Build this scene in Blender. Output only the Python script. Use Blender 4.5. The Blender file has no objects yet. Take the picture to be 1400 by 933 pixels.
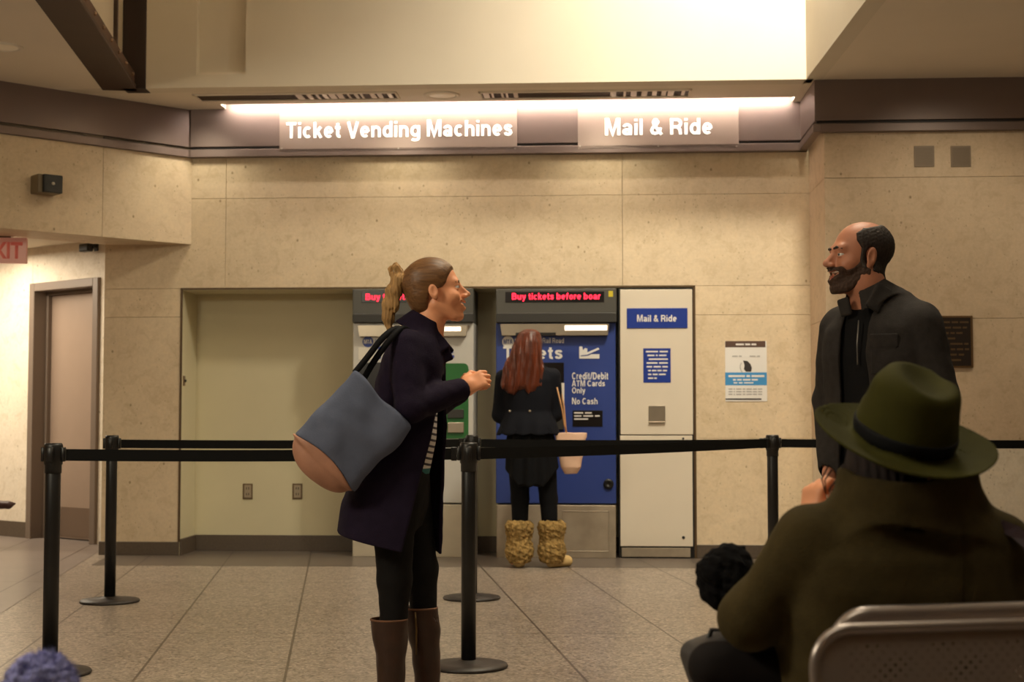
import bpy, bmesh, math, random
import numpy as np
from mathutils import Vector, Matrix
random.seed(7)
rng = np.random.default_rng(7)
S = bpy.context.scene
COL = S.collection
PI = math.pi

# ------------------------------------------------------------------ camera geometry
F = 1950.0; CX, CY = 700.0, 466.5
CAMZ = 1.12
PITCH = math.atan(100.5 / F)
def ray(px, py):
    x = (px - CX) / F; y = (CY - py) / F
    return Vector((x, math.cos(PITCH) - y * math.sin(PITCH), math.sin(PITCH) + y * math.cos(PITCH)))
CAM = Vector((0, 0, CAMZ))
def at(px, py, Y):
    d = ray(px, py); return CAM + d * (Y / d.y)
def floor_at(px, py, z=0.0):
    d = ray(px, py); return CAM + d * ((z - CAMZ) / d.z)
def at_z(px, py, z): return floor_at(px, py, z)

# ------------------------------------------------------------------ object helpers
def link(o, parent=None):
    COL.objects.link(o)
    if parent is not None: o.parent = parent
    return o
def tag(o, label=None, cat=None, group=None, kind=None):
    if label: o['label'] = label
    if cat: o['category'] = cat
    if group: o['group'] = group
    if kind: o['kind'] = kind
    return o
def thing(name, label, cat, loc=(0, 0, 0), rz=0.0, group=None):
    o = bpy.data.objects.new(name, None); o.empty_display_size = .1
    o.location = loc; o.rotation_euler = (0, 0, rz)
    link(o); return tag(o, label, cat, group)
def obj(name, bm, m, parent=None, smooth=False, loc=None):
    me = bpy.data.meshes.new(name)
    bm.to_mesh(me); bm.free()
    me.materials.append(m)
    if smooth:
        for p in me.polygons: p.use_smooth = True
    o = bpy.data.objects.new(name, me)
    if loc is not None: o.location = loc
    return link(o, parent)
def obj_np(name, V, Fc, m, parent=None, smooth=True):
    me = bpy.data.meshes.new(name)
    me.from_pydata([tuple(v) for v in V], [], [tuple(int(i) for i in f) for f in Fc])
    me.update()
    me.materials.append(m)
    if smooth: me.polygons.foreach_set('use_smooth', [True] * len(me.polygons))
    o = bpy.data.objects.new(name, me)
    return link(o, parent)
def copy_tree(o, parent=None):
    c = o.copy(); COL.objects.link(c); c.parent = parent
    for ch in list(o.children): copy_tree(ch, c)
    return c

def new(): return bmesh.new()
def box(bm, x0, x1, y0, y1, z0, z1, bev=0.0, seg=2):
    if x1 < x0: x0, x1 = x1, x0
    if y1 < y0: y0, y1 = y1, y0
    if z1 < z0: z0, z1 = z1, z0
    t = bmesh.new()
    vs = [t.verts.new((x, y, z)) for x in (x0, x1) for y in (y0, y1) for z in (z0, z1)]
    for f in ((0, 1, 3, 2), (4, 6, 7, 5), (0, 4, 5, 1), (2, 3, 7, 6), (0, 2, 6, 4), (1, 5, 7, 3)):
        t.faces.new([vs[i] for i in f])
    if bev > 0:
        bmesh.ops.bevel(t, geom=list(t.edges), offset=bev, segments=seg, affect='EDGES', profile=.5)
    bmesh.ops.recalc_face_normals(t, faces=list(t.faces))
    merge(bm, t)
    return bm
def merge(bm, t, mat=None):
    if mat is not None: bmesh.ops.transform(t, matrix=mat, verts=list(t.verts))
    me = bpy.data.meshes.new('tmp'); t.to_mesh(me); t.free(); bm.from_mesh(me); bpy.data.meshes.remove(me)
    return bm
def lathe(bm, prof, n=32, loc=(0, 0, 0), mat=None):
    t = bmesh.new(); rings = []
    for (r, z) in prof:
        rings.append([t.verts.new((max(r, 1e-5) * math.cos(2 * PI * i / n), max(r, 1e-5) * math.sin(2 * PI * i / n), z)) for i in range(n)])
    for a, b in zip(rings, rings[1:]):
        for i in range(n): t.faces.new((a[i], a[(i + 1) % n], b[(i + 1) % n], b[i]))
    t.faces.new(list(reversed(rings[0]))); t.faces.new(rings[-1])
    bmesh.ops.recalc_face_normals(t, faces=list(t.faces))
    m = Matrix.Translation(loc)
    if mat is not None: m = m @ mat
    return merge(bm, t, m)
def tube(bm, pts, r, n=12, closed=False):
    """round tube along points; r number or list"""
    t = bmesh.new(); pts = [Vector(p) for p in pts]; rs = r if isinstance(r, (list, tuple)) else [r] * len(pts)
    prev = None; rings = []
    for i, p in enumerate(pts):
        a = pts[max(i - 1, 0)]; b = pts[min(i + 1, len(pts) - 1)]
        d = (b - a).normalized()
        if prev is None:
            up = Vector((0, 0, 1)) if abs(d.z) < .9 else Vector((1, 0, 0))
            u = d.cross(up).normalized()
        else:
            u = (prev - d * prev.dot(d)).normalized()
        v = d.cross(u); prev = u
        rings.append([t.verts.new(p + (u * math.cos(2 * PI * k / n) + v * math.sin(2 * PI * k / n)) * rs[i]) for k in range(n)])
    for a, b in zip(rings, rings[1:]):
        for k in range(n): t.faces.new((a[k], a[(k + 1) % n], b[(k + 1) % n], b[k]))
    t.faces.new(list(reversed(rings[0]))); t.faces.new(rings[-1])
    bmesh.ops.recalc_face_normals(t, faces=list(t.faces))
    return merge(bm, t)
def prism(bm, poly, y0, y1, bev=0.0):
    """polygon in x,z extruded along y"""
    t = bmesh.new()
    a = [t.verts.new((x, y0, z)) for x, z in poly]; b = [t.verts.new((x, y1, z)) for x, z in poly]
    t.faces.new(a); t.faces.new(list(reversed(b)))
    n = len(poly)
    for i in range(n): t.faces.new((a[i], b[i], b[(i + 1) % n], a[(i + 1) % n]))
    bmesh.ops.recalc_face_normals(t, faces=list(t.faces))
    if bev > 0: bmesh.ops.bevel(t, geom=list(t.edges), offset=bev, segments=2, affect='EDGES')
    return merge(bm, t)
def rrect(x0, x1, z0, z1, r, n=5):
    P = []
    for cx, cz, a0 in ((x1 - r, z1 - r, 0), (x0 + r, z1 - r, 90), (x0 + r, z0 + r, 180), (x1 - r, z0 + r, 270)):
        for k in range(n + 1):
            a = math.radians(a0 + 90 * k / n); P.append((cx + r * math.cos(a), cz + r * math.sin(a)))
    return P
def quad(bm, pts):
    bm.faces.new([bm.verts.new(p) for p in pts]); return bm

def text_mesh(body, x0, x1, z0, z1, y, bold=0.0, thick=.002, align='CENTER', fit='both', leading=1.0):
    """flat lettering fitted into the rectangle x0..x1, z0..z1 facing -y; returns a bmesh"""
    cu = bpy.data.curves.new('lettering', 'FONT'); cu.body = body; cu.size = 1.0
    cu.align_x = align; cu.offset = bold; cu.extrude = 0.0; cu.resolution_u = 4; cu.space_line = leading
    cu.space_character = 1.0 + bold * .6
    o = bpy.data.objects.new('lettering', cu); COL.objects.link(o)
    me = bpy.data.meshes.new_from_object(o.evaluated_get(bpy.context.evaluated_depsgraph_get()))
    bpy.data.objects.remove(o); bpy.data.curves.remove(cu)
    bm = bmesh.new(); bm.from_mesh(me); bpy.data.meshes.remove(me)
    xs = [v.co.x for v in bm.verts]; zs = [v.co.y for v in bm.verts]
    sx = (x1 - x0) / (max(xs) - min(xs)); sz = (z1 - z0) / (max(zs) - min(zs))
    mx, mz = min(xs), min(zs)
    for v in bm.verts:
        v.co = Vector((x0 + (v.co.x - mx) * sx, y, z0 + (v.co.y - mz) * sz))
    bmesh.ops.remove_doubles(bm, verts=list(bm.verts), dist=1e-6)
    r = bmesh.ops.extrude_face_region(bm, geom=list(bm.faces))
    for g in r['geom']:
        if isinstance(g, bmesh.types.BMVert): g.co.y -= thick
    bmesh.ops.recalc_face_normals(bm, faces=list(bm.faces))
    return bm

# ------------------------------------------------------------------ a bold grotesque drawn with strokes
def _arc(cx, cy, rx, ry, a0, a1, n=14):
    return [(cx + rx * math.cos(math.radians(a0 + (a1 - a0) * k / n)), cy + ry * math.sin(math.radians(a0 + (a1 - a0) * k / n))) for k in range(n + 1)]
GLY = {
 'a': (.56, [[(.46, 0), (.46, .5)], _arc(.27, .46, .19, .18, 0, 165), _arc(.265, .21, .185, .13, 0, 360, 20)]),
 'b': (.60, [[(.09, 0), (.09, 1)], _arc(.30, .36, .21, .28, 0, 360, 22)]),
 'c': (.54, [_arc(.29, .36, .2, .28, 48, 312, 18)]),
 'd': (.60, [[(.51, 0), (.51, 1)], _arc(.30, .36, .21, .28, 0, 360, 22)]),
 'e': (.57, [_arc(.285, .36, .2, .28, 0, 312, 20), [(.09, .36), (.485, .36)]]),
 'f': (.34, [[(.15, 0), (.15, .8)] + _arc(.26, .8, .11, .12, 180, 90, 6) + [(.34, .92)], [(.0, .64), (.33, .64)]]),
 'g': (.60, [_arc(.30, .37, .21, .27, 0, 360, 22), [(.51, .72), (.51, -.06)] + _arc(.29, -.06, .22, .14, 0, -150, 10)]),
 'h': (.58, [[(.09, 0), (.09, 1)], _arc(.29, .44, .2, .2, 180, 0, 12) + [(.49, 0)]]),
 'i': (.18, [[(.09, 0), (.09, .72)], [(.09, .86), (.09, 1)]]),
 'k': (.54, [[(.09, 0), (.09, 1)], [(.12, .28), (.45, .70)], [(.24, .42), (.47, .0)]]),
 'l': (.18, [[(.09, 0), (.09, 1)]]),
 'n': (.58, [[(.09, 0), (.09, .72)], _arc(.29, .44, .2, .2, 180, 0, 12) + [(.49, 0)]]),
 'o': (.58, [_arc(.29, .36, .2, .28, 0, 360, 22)]),
 'r': (.36, [[(.09, 0), (.09, .72)], _arc(.29, .43, .2, .21, 180, 92, 8) + [(.36, .635)]]),
 's': (.52, [[(.44, .52), (.39, .61), (.27, .64), (.14, .61), (.10, .52), (.15, .43), (.27, .375), (.39, .32), (.43, .21), (.37, .11), (.26, .08), (.13, .11), (.08, .21)]]),
 't': (.34, [[(.16, .92), (.16, .16)] + _arc(.26, .16, .10, .085, 180, 270, 6) + [(.33, .078)], [(.0, .64), (.33, .64)]]),
 'u': (.58, [[(.09, .72), (.09, .28)] + _arc(.29, .28, .2, .2, 180, 360, 12) + [(.49, .72)], [(.49, .3), (.49, 0)]]),
 'y': (.54, [[(.05, .72), (.28, .08)], [(.49, .72), (.25, -.1), (.18, -.2), (.06, -.2)]]),
 'A': (.72, [[(.07, 0), (.33, 1), (.39, 1), (.65, 0)], [(.16, .3), (.56, .3)]]),
 'B': (.68, [[(.09, 0), (.09, 1)], [(.09, .92), (.38, .92)] + _arc(.38, .73, .17, .19, 90, -90, 8) + [(.09, .54)], [(.09, .08), (.40, .08)] + _arc(.40, .31, .2, .23, -90, 90, 8) + [(.09, .54)]]),
 'C': (.74, [_arc(.38, .5, .29, .42, 45, 315, 22)]),
 'D': (.74, [[(.09, .08), (.09, .92), (.34, .92)] + _arc(.34, .5, .31, .42, 90, -90, 14) + [(.09, .08)]]),
 'I': (.20, [[(.10, 0), (.10, 1)]]),
 'L': (.58, [[(.09, 1), (.09, .08), (.56, .08)]]),
 'M': (.88, [[(.09, 0), (.09, .98), (.17, .98), (.44, .08), (.71, .98), (.79, .98), (.79, 0)]]),
 'N': (.74, [[(.09, 0), (.09, .98), (.15, .98), (.59, .02), (.65, .02), (.65, 1)]]),
 'O': (.80, [_arc(.40, .5, .31, .42, 0, 360, 26)]),
 'R': (.70, [[(.09, 0), (.09, .92), (.40, .92)] + _arc(.40, .70, .2, .22, 90, -90, 10) + [(.09, .48)], [(.44, .46), (.56, .30), (.59, 0)]]),
 'T': (.62, [[(.0, .92), (.62, .92)], [(.31, 0), (.31, .92)]]),
 'V': (.68, [[(.06, 1), (.31, .02), (.37, .02), (.62, 1)]]),
 '&': (.72, [[(.66, 0), (.24, .62), (.20, .78), (.27, .92), (.36, .92), (.44, .80), (.38, .66), (.16, .44), (.09, .27), (.16, .12), (.29, .08), (.44, .14), (.56, .30), (.60, .44)]]),
 '/': (.36, [[(.02, -.02), (.34, 1.02)]]),
}
def stroke_text(body, x0, x1, z0, z1, y, weight=.165, thick=.002, gap=.115):
    """lettering fitted into x0..x1, baseline z0, cap height z1-z0, facing -y"""
    tot = 0; lay = []
    for ch in body:
        if ch == ' ': tot += .30; continue
        w, st = GLY[ch]; lay.append((tot, st)); tot += w + gap
    tot -= gap; sx = (x1 - x0) / tot; sz = z1 - z0; hw = weight / 2
    bm = bmesh.new()
    for k, (ox, st) in enumerate(lay):
        for q, pl in enumerate(st):
            pl = [Vector((a, b)) for a, b in pl]; n = len(pl)
            closed = (pl[0] - pl[-1]).length < 1e-4
            L, R = [], []
            for i, p in enumerate(pl):
                a = pl[i - 1] if i > 0 else (pl[-2] if closed else p); b = pl[i + 1] if i < n - 1 else (pl[1] if closed else p)
                d1 = (p - a).normalized() if (p - a).length > 1e-6 else (b - p).normalized()
                d2 = (b - p).normalized() if (b - p).length > 1e-6 else d1
                t = (d1 + d2); t = t.normalized() if t.length > 1e-4 else d1
                nn = Vector((-t.y, t.x)); m = hw / max(.45, nn.dot(Vector((-d1.y, d1.x))))
                L.append(p + nn * m); R.append(p - nn * m)
            yy = y - .00003 * (q + 1)
            def V3(v, dy): return bm.verts.new((x0 + (ox + v.x) * sx, yy + dy, z0 + v.y * sz))
            LF = [V3(v, -thick) for v in L]; RF = [V3(v, -thick) for v in R]; LB = [V3(v, 0) for v in L]; RB = [V3(v, 0) for v in R]
            for i in range(n - 1):
                for f in ((LF[i], LF[i + 1], RF[i + 1], RF[i]), (LB[i], RB[i], RB[i + 1], LB[i + 1]), (LF[i], LB[i], LB[i + 1], LF[i + 1]), (RF[i], RF[i + 1], RB[i + 1], RB[i])):
                    bm.faces.new(f)
            bm.faces.new((LF[0], RF[0], RB[0], LB[0])); bm.faces.new((LF[-1], LB[-1], RB[-1], RF[-1]))
    bmesh.ops.recalc_face_normals(bm, faces=list(bm.faces))
    return bm

# ------------------------------------------------------------------ materials
def lin(c):
    c = c / 255.0
    return c / 12.92 if c <= .04045 else ((c + .055) / 1.055) ** 2.4
def rgb(r, g, b): return (lin(r), lin(g), lin(b), 1.0)
class NT:
    def __init__(s, m):
        s.m = m; s.t = m.node_tree; s.b = s.t.nodes['Principled BSDF']
        s.tc = s.t.nodes.new('ShaderNodeTexCoord')
    def n(s, typ, **kw):
        nd = s.t.nodes.new('ShaderNode' + typ)
        for k, v in kw.items():
            if k in nd.inputs: nd.inputs[k].default_value = v
            else: setattr(nd, k, v)
        return nd
    def l(s, a, b): s.t.links.new(a, b)
    def noise(s, scale, detail=3, rough=.5, coord='Object', stretch=None, dist=0.0):
        nd = s.n('TexNoise', Scale=scale, Detail=detail, Roughness=rough, Distortion=dist)
        src = s.tc.outputs[coord]
        if stretch:
            mp = s.n('Mapping'); mp.inputs['Scale'].default_value = stretch; s.l(src, mp.inputs[0]); src = mp.outputs[0]
        s.l(src, nd.inputs['Vector']); return nd.outputs['Fac']
    def voro(s, scale, feature='F1', out='Distance', stretch=None):
        nd = s.n('TexVoronoi', Scale=scale); nd.feature = feature
        src = s.tc.outputs['Object']
        if stretch:
            mp = s.n('Mapping'); mp.inputs['Scale'].default_value = stretch; s.l(src, mp.inputs[0]); src = mp.outputs[0]
        s.l(src, nd.inputs['Vector']); return nd.outputs[out]
    def ramp(s, fac, stops):
        r = s.n('ValToRGB'); e = r.color_ramp.elements
        while len(e) < len(stops): e.new(.5)
        for el, (p, c) in zip(e, stops): el.position = p; el.color = c if len(c) == 4 else (*c, 1)
        s.l(fac, r.inputs[0]); return r.outputs['Color']
    def mix(s, fac, a, b, mode='MIX'):
        x = s.n('Mix', data_type='RGBA', blend_type=mode)
        for sock, v in ((x.inputs[0], fac), (x.inputs[6], a), (x.inputs[7], b)):
            if hasattr(v, 'is_linked'): s.l(v, sock)
            else: sock.default_value = v
        return x.outputs[2]
    def math(s, op, a, b=0.0):
        x = s.n('Math', operation=op)
        for sock, v in ((x.inputs[0], a), (x.inputs[1], b)):
            if hasattr(v, 'is_linked'): s.l(v, sock)
            else: sock.default_value = v
        return x.outputs[0]
    def bump(s, h, strength=.2, dist=.01):
        b = s.n('Bump', Strength=strength, Distance=dist); s.l(h, b.inputs['Height']); s.l(b.outputs[0], s.b.inputs['Normal'])
    def color(s, c): s.l(c, s.b.inputs['Base Color'])
def mat(name, col, rough=.5, metal=0.0, spec=.5, emit=None, es=0.0, var=0.0, vscale=8.0, bump=0.0, bscale=60.0, sheen=0.0, bstretch=None):
    m = bpy.data.materials.new(name); m.use_nodes = True
    t = NT(m); b = t.b
    c = rgb(*col); b.inputs['Base Color'].default_value = c
    b.inputs['Roughness'].default_value = rough; b.inputs['Metallic'].default_value = metal
    b.inputs['Specular IOR Level'].default_value = min(spec, .12) if rough >= .7 else spec
    if emit: b.inputs['Emission Color'].default_value = rgb(*emit); b.inputs['Emission Strength'].default_value = es
    if sheen: b.inputs['Sheen Weight'].default_value = sheen; b.inputs['Sheen Roughness'].default_value = .5; b.inputs['Sheen Tint'].default_value = c
    if var > 0:
        f = t.noise(vscale, 4, .55)
        lo = tuple(x * (1 - var) for x in c[:3]); hi = tuple(min(1, x * (1 + var)) for x in c[:3])
        t.color(t.ramp(f, [(.3, lo), (.7, hi)]))
    if bump > 0: t.bump(t.noise(bscale, 3, .6, stretch=bstretch), bump, .01)
    return m

def stone(name, base, pits=True):
    m = bpy.data.materials.new(name); m.use_nodes = True; t = NT(m)
    c = rgb(*base)
    geo = t.n('NewGeometry')
    f = t.noise(1.3, 5, .6, dist=.6)
    lo = tuple(x * .86 for x in c[:3]); hi = tuple(min(1, x * 1.06) for x in c[:3])
    a = t.ramp(f, [(.3, (lo[0], lo[1] * .985, lo[2] * .95)), (.7, hi)])
    g = t.noise(38, 4, .7)
    a = t.mix(.38, a, t.ramp(g, [(.35, (c[0] * .82, c[1] * .79, c[2] * .74)), (.65, hi)]))
    bl = t.noise(9, 5, .65, dist=.8)
    a = t.mix(.48, a, t.mix(1.0, a, t.ramp(bl, [(.36, (.80, .75, .66)), (.5, (1, 1, 1)), (.66, (1.06, 1.03, .98))]), 'MULTIPLY'))
    isl = t.n('ValToRGB'); isl.color_ramp.elements[0].color = (.93, .93, .93, 1); isl.color_ramp.elements[1].color = (1.03, 1.02, 1.0, 1)
    t.l(geo.outputs['Random Per Island'], isl.inputs[0])
    a = t.mix(1.0, a, isl.outputs[0], 'MULTIPLY')
    v = t.voro(11, stretch=(1, 1, .75)); n = t.noise(5, 2, .5)
    p = t.math('MULTIPLY', t.ramp(v, [(.05, (1, 1, 1)), (.12, (0, 0, 0))]), t.ramp(n, [(.47, (0, 0, 0)), (.55, (1, 1, 1))]))
    v2 = t.voro(34, stretch=(1, 1, .6)); n2 = t.noise(3.1, 2, .5)
    p2 = t.math('MULTIPLY', t.ramp(v2, [(.08, (1, 1, 1)), (.16, (0, 0, 0))]), t.ramp(n2, [(.44, (0, 0, 0)), (.56, (.7, .7, .7))]))
    p = t.math('MAXIMUM', p, p2)
    t.color(t.mix(t.math('MULTIPLY', p, .85), a, tuple(x * k for x, k in zip(c[:3], (.36, .30, .22))) + (1,)))
    t.b.inputs['Roughness'].default_value = .55; t.b.inputs['Specular IOR Level'].default_value = .3
    t.bump(t.math('SUBTRACT', t.math('MULTIPLY', g, .3), p), .12, .006)
    return m
# ------------------------------------------------------------------ frames: vertical planes in the place
class Frame:
    """vertical plane through O along horizontal direction u; y axis points into the wall"""
    def __init__(s, O, u):
        s.O = Vector((O[0], O[1], 0)); s.u = Vector((u[0], u[1], 0)).normalized()
        s.n = Vector((s.u.y, -s.u.x, 0))            # towards the viewer
        s.rz = math.atan2(s.u.y, s.u.x)
    def conv(s, px, py, off=0.0):
        d = ray(px, py); P0 = s.O + s.n * off
        t = (P0 - CAM).dot(s.n) / d.dot(s.n); P = CAM + d * t
        return (P - s.O).dot(s.u), P.z
    def U(s, px, off=0.0, py=567): return s.conv(px, py, off)[0]
    def Z(s, py, px=650, off=0.0): return s.conv(px, py, off)[1]
    def w(s, u, y=0.0, z=0.0): return s.O + s.u * u - s.n * y + Vector((0, 0, z))
def fobj(name, bm, m, fr, kind=None, parent=None, smooth=False):
    o = obj(name, bm, m, parent, smooth)
    if parent is None: o.location = fr.O; o.rotation_euler = (0, 0, fr.rz)
    if kind: o['kind'] = kind
    return o

B = Frame(floor_at(600, 762).xy, (1, -0.06))
COLOFF = .75
C = Frame((B.O + B.n * COLOFF).xy, (1, -0.06))

# ------------------------------------------------------------------ materials of the setting
M = {}
M['stone'] = stone('limestone', (218, 199, 170))
M['stone_dark'] = stone('limestone_column', (210, 187, 160))
M['stone_pale'] = stone('limestone_pale', (234, 222, 204))
M['plaster'] = mat('cream_plaster', (208, 198, 164), .6, var=.03, vscale=2)
M['ceil'] = mat('ceiling_paint', (236, 225, 208), .8, var=.02, vscale=2)
M['upper'] = mat('upper_plaster', (226, 216, 198), .8, var=.02, vscale=2)
M['fascia'] = mat('fascia_metal', (120, 104, 98), .42, .35, var=.05, vscale=3)
M['fascia_dark'] = mat('fascia_groove', (36, 27, 25), .5)
M['base'] = mat('granite_base', (88, 76, 64), .4, var=.12, vscale=60)
M['steel_beam'] = mat('brown_steel', (66, 46, 34), .5, .2, var=.1, vscale=5)
M['black_line'] = mat('black_edge', (22, 18, 16), .5)
M['white_emit'] = mat('tube_diffuser', (255, 250, 240), .4, emit=(255, 240, 226), es=55)
M['lamp_lens'] = mat('lamp_lens', (240, 225, 200), .4, emit=(255, 226, 180), es=.06)

# ------------------------------------------------------------------ floor
TH = math.atan((700 - 465) / F)
def tile_ab(p): return p.x * math.cos(TH) + p.y * math.sin(TH), -p.x * math.sin(TH) + p.y * math.cos(TH)
def tile_mat(name, base, kind):
    m = bpy.data.materials.new(name); m.use_nodes = True; t = NT(m)
    sep = t.n('SeparateXYZ'); t.l(t.tc.outputs['Object'], sep.inputs[0]); X, Y = sep.outputs[0], sep.outputs[1]
    a = t.math('ADD', t.math('MULTIPLY', X, math.cos(TH)), t.math('MULTIPLY', Y, math.sin(TH)))
    b = t.math('ADD', t.math('MULTIPLY', X, .012), Y)
    pts = [(186, 773, -1), (306, 773, 0), (423, 773, 1), (657, 773, 3), (771, 773, 4), (888, 773, 5)]
    av = [tile_ab(floor_at(x, y))[0] for x, y, _ in pts]
    A_ = np.polyfit([k for *_, k in pts], av, 1); wa, a0 = float(A_[0]), float(A_[1])
    wb = 3.5 * wa
    p = floor_at(400, 866); b0 = p.y + .012 * p.x
    def line(c, c0, w, hw):
        q = t.math('DIVIDE', t.math('SUBTRACT', c, c0), w)
        q = t.math('ABSOLUTE', t.math('SUBTRACT', t.math('FRACT', t.math('ADD', q, 100.5)), .5))
        return t.math('LESS_THAN', q, hw / w)
    la = line(a, a0, wa, .006); lb = line(b, b0, wb, .005)
    j = t.math('MAXIMUM', la, lb)
    c = rgb(*base)[:3]
    def sc(k, tint=(1, 1, 1)): return tuple(min(1, x * k * q) for x, q in zip(c, tint))
    if kind == 'terrazzo':
        v = t.voro(84, out='Color'); bw = t.n('RGBToBW'); t.l(v, bw.inputs[0])
        col = t.ramp(bw.outputs[0], [(.12, sc(.30, (1, .93, .88))), (.42, sc(.92)), (.62, sc(1.08)), (.9, sc(1.85, (1, 1, 1.04)))])
        v2 = t.voro(33, out='Color'); bw2 = t.n('RGBToBW'); t.l(v2, bw2.inputs[0])
        col = t.mix(.32, col, t.ramp(bw2.outputs[0], [(.15, sc(.5)), (.5, sc(1.0)), (.85, sc(1.45))]))
        big = t.noise(.9, 3, .6)
        col = t.mix(1.0, col, t.ramp(big, [(.3, (.9, .88, .86)), (.7, (1.05, 1.05, 1.05))]), 'MULTIPLY')
    else:
        big = t.noise(3, 4, .6)
        col = t.ramp(big, [(.3, sc(.93)), (.7, sc(1.05))])
    col = t.mix(t.math('MULTIPLY', j, .85), col, (c[0] * .25, c[1] * .22, c[2] * .2, 1))
    t.color(col); t.b.inputs['Roughness'].default_value = .33; t.b.inputs['Specular IOR Level'].default_value = .45
    t.bump(t.noise(14, 3, .5), .03, .01)
    return m
M['terrazzo'] = tile_mat('terrazzo', (144, 132, 119), 'terrazzo')
M['greytile'] = tile_mat('grey_tile', (128, 117, 110), 'tile')
M['border'] = tile_mat('border_tile', (96, 86, 77), 'tile')
bm = new(); quad(bm, [(-9, -5, 0), (9, -5, 0), (9, 16, 0), (-9, 16, 0)])
tag(obj('floor', bm, M['terrazzo']), kind='structure')
# darker border strip along the ticket wall, grey tile field to the left of it
bm = new(); s0 = floor_at(128, 773.5); s1 = floor_at(1000, 777.5); d = (s1 - s0).normalized()
q0 = s0 - d * .02; q1 = s1 + d * 3
quad(bm, [(q0.x, q0.y, .0012), (q1.x, q1.y, .0012), (q1.x + .1, q1.y + 2.2, .0012), (q0.x - .3, q0.y + 3.0, .0012)])
tag(obj('floor_border', bm, M['border']), kind='structure')
bm = new(); g0 = floor_at(130, 757.5); g1 = floor_at(3.75, 837.5); d = (g1 - g0).normalized()
e = g0 + d * 9; g2 = g0 - d * 3.2
quad(bm, [(e.x, e.y, .0018), (g0.x, g0.y, .0018), (g2.x, g2.y, .0018), (-9, 16, .0018), (-9, e.y, .0018)])
tag(obj('floor_left', bm, M['greytile']), kind='structure')

# ------------------------------------------------------------------ back wall of stone slabs with the recess
ZC = B.Z(146.5, 680)                                   # ceiling height of the soffit
zf0 = B.Z(212.5, 680)                                  # underside of the fascia
zr1 = B.Z(393.0, 600)                                  # top of the recess
uL, uR = B.U(247), B.U(949.5)
uC0, uEnd = B.U(140), B.U(1107)
z268, z432, z600 = B.Z(269, 600), B.Z(434, 200), B.Z(600, 1000)
zb = B.Z(741, 200)                                     # top of the baseboard
TK = .5
bm = new(); g = .0012
def slab(u0, u1, z0, z1, y0=0.0, y1=TK): box(bm, u0 + g, u1 - g, y0, y1, z0 + g, z1 - g, .0016, 1)
u305, u852 = B.U(306), B.U(852)
uT = B.U(259)
rows = [(zr1, z268), (z268, zf0 + .12)]
for (za, zb_) in rows:
    for (ua, ub) in ((uC0, u305), (u305, u852), (u852, uEnd + .1)): slab(ua, ub, za, zb_)
slab(uC0, uL, z432, zr1); slab(uC0, uL, 0, z432)
slab(uR, uEnd + .1, z432, zr1); slab(uR, uEnd + .1, z600, z432); slab(uR, uEnd + .1, 0, z600)
fobj('wall_back', bm, M['stone'], B, 'structure')
bm = new(); box(bm, uC0, uEnd + .1, .02, TK, zf0 + .1, ZC + .3); fobj('wall_back_head', bm, M['stone'], B, 'structure')
# recess lining
RD = .42
bm = new()
box(bm, uL - .012, uR + .012, RD, RD + .06, 0, zr1 + .05)
box(bm, uL - .012, uL + .004, .006, RD, 0, zr1, .001, 1); box(bm, uR - .004, uR + .012, .006, RD, 0, zr1, .001, 1)
box(bm, uL, uR, .004, RD, zr1 - .012, zr1 + .02, .001, 1)
fobj('wall_recess', bm, M['plaster'], B, 'structure')
bm = new(); hb = B.Z(732, 400, -RD)
box(bm, uL + .004, uR - .004, RD - .018, RD, 0, hb, .003, 1); box(bm, uL + .004, uL + .02, .0, RD - .018, 0, hb, .003, 1)
fobj('baseboard_recess', bm, M['base'], B, 'structure')
bm = new(); box(bm, uC0 - .012, uL, -.012, 0, 0, zb, .003, 1); box(bm, uC0 - .012, uC0, 0, TK, 0, zb, .003, 1)
box(bm, uR + .012, uEnd + .02, -.012, 0, 0, zb, .003, 1)
fobj('baseboard_back', bm, M['base'], B, 'structure')
# thin dark steel edge around the recess opening
bm = new(); box(bm, uL - .012, uR + .012, -.006, .004, zr1 - .008, zr1 + .005); box(bm, uL - .010, uL + .006, -.006, .004, zb, zr1); box(bm, uR - .006, uR + .012, -.006, .004, 0, zr1)
fobj('trim_1', bm, mat('bronze_edge', (92, 72, 50), .45, .4), B, 'structure')

# ------------------------------------------------------------------ projecting column on the right
cL = C.U(1130.5); bm = new()
zc1 = C.Z(243, 1200); zc2 = C.Z(436, 1200); zc3 = C.Z(603, 1370); zcf = C.Z(186, 1200)
cm = cL + 2.35
def cslab(u0, u1, z0, z1, m=None): box(bm, u0 + g, u1 - g, 0, COLOFF - .002, z0 + g, z1 - g, .0016, 1)
for (za, zb_) in ((zc1, zcf + .1), (zc2, zc1), (zc3, zc2)):
    cslab(cL, cm, za, zb_); cslab(cm, cm + 3, za, zb_)
fobj('wall_column', bm, M['stone_dark'], C, 'structure')
bm = new(); cslab(cL, cm, 0, zc3); cslab(cm, cm + 3, 0, zc3)
fobj('wall_column_lower', bm, M['stone_pale'], C, 'structure')
bm = new(); box(bm, cL - .012, cL + 5.3, -.012, .0, 0, zb, .003, 1); box(bm, cL - .012, cL, 0, COLOFF - .02, 0, zb, .003, 1)
fobj('baseboard_column', bm, M['base'], C, 'structure')

# ------------------------------------------------------------------ angled beam on the left and the passage behind it
pA = B.w(uT); D1 = pA.y
pB = at(0, 567, D1 / 1.096)
Lb = Frame(pA.xy, (pA - pB).xy)                        # u grows to the right, u=0 at the junction
zlb = B.Z(334.5, 258)
bm = new(); um = Lb.U(136)
for (ua, ub) in ((-4.2, um), (um, -.001)): box(bm, ua + g, ub - g, 0, .46, zlb, zf0 + .1, .0016, 1)
fobj('wall_beam_left', bm, M['stone'], Lb, 'structure')
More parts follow.
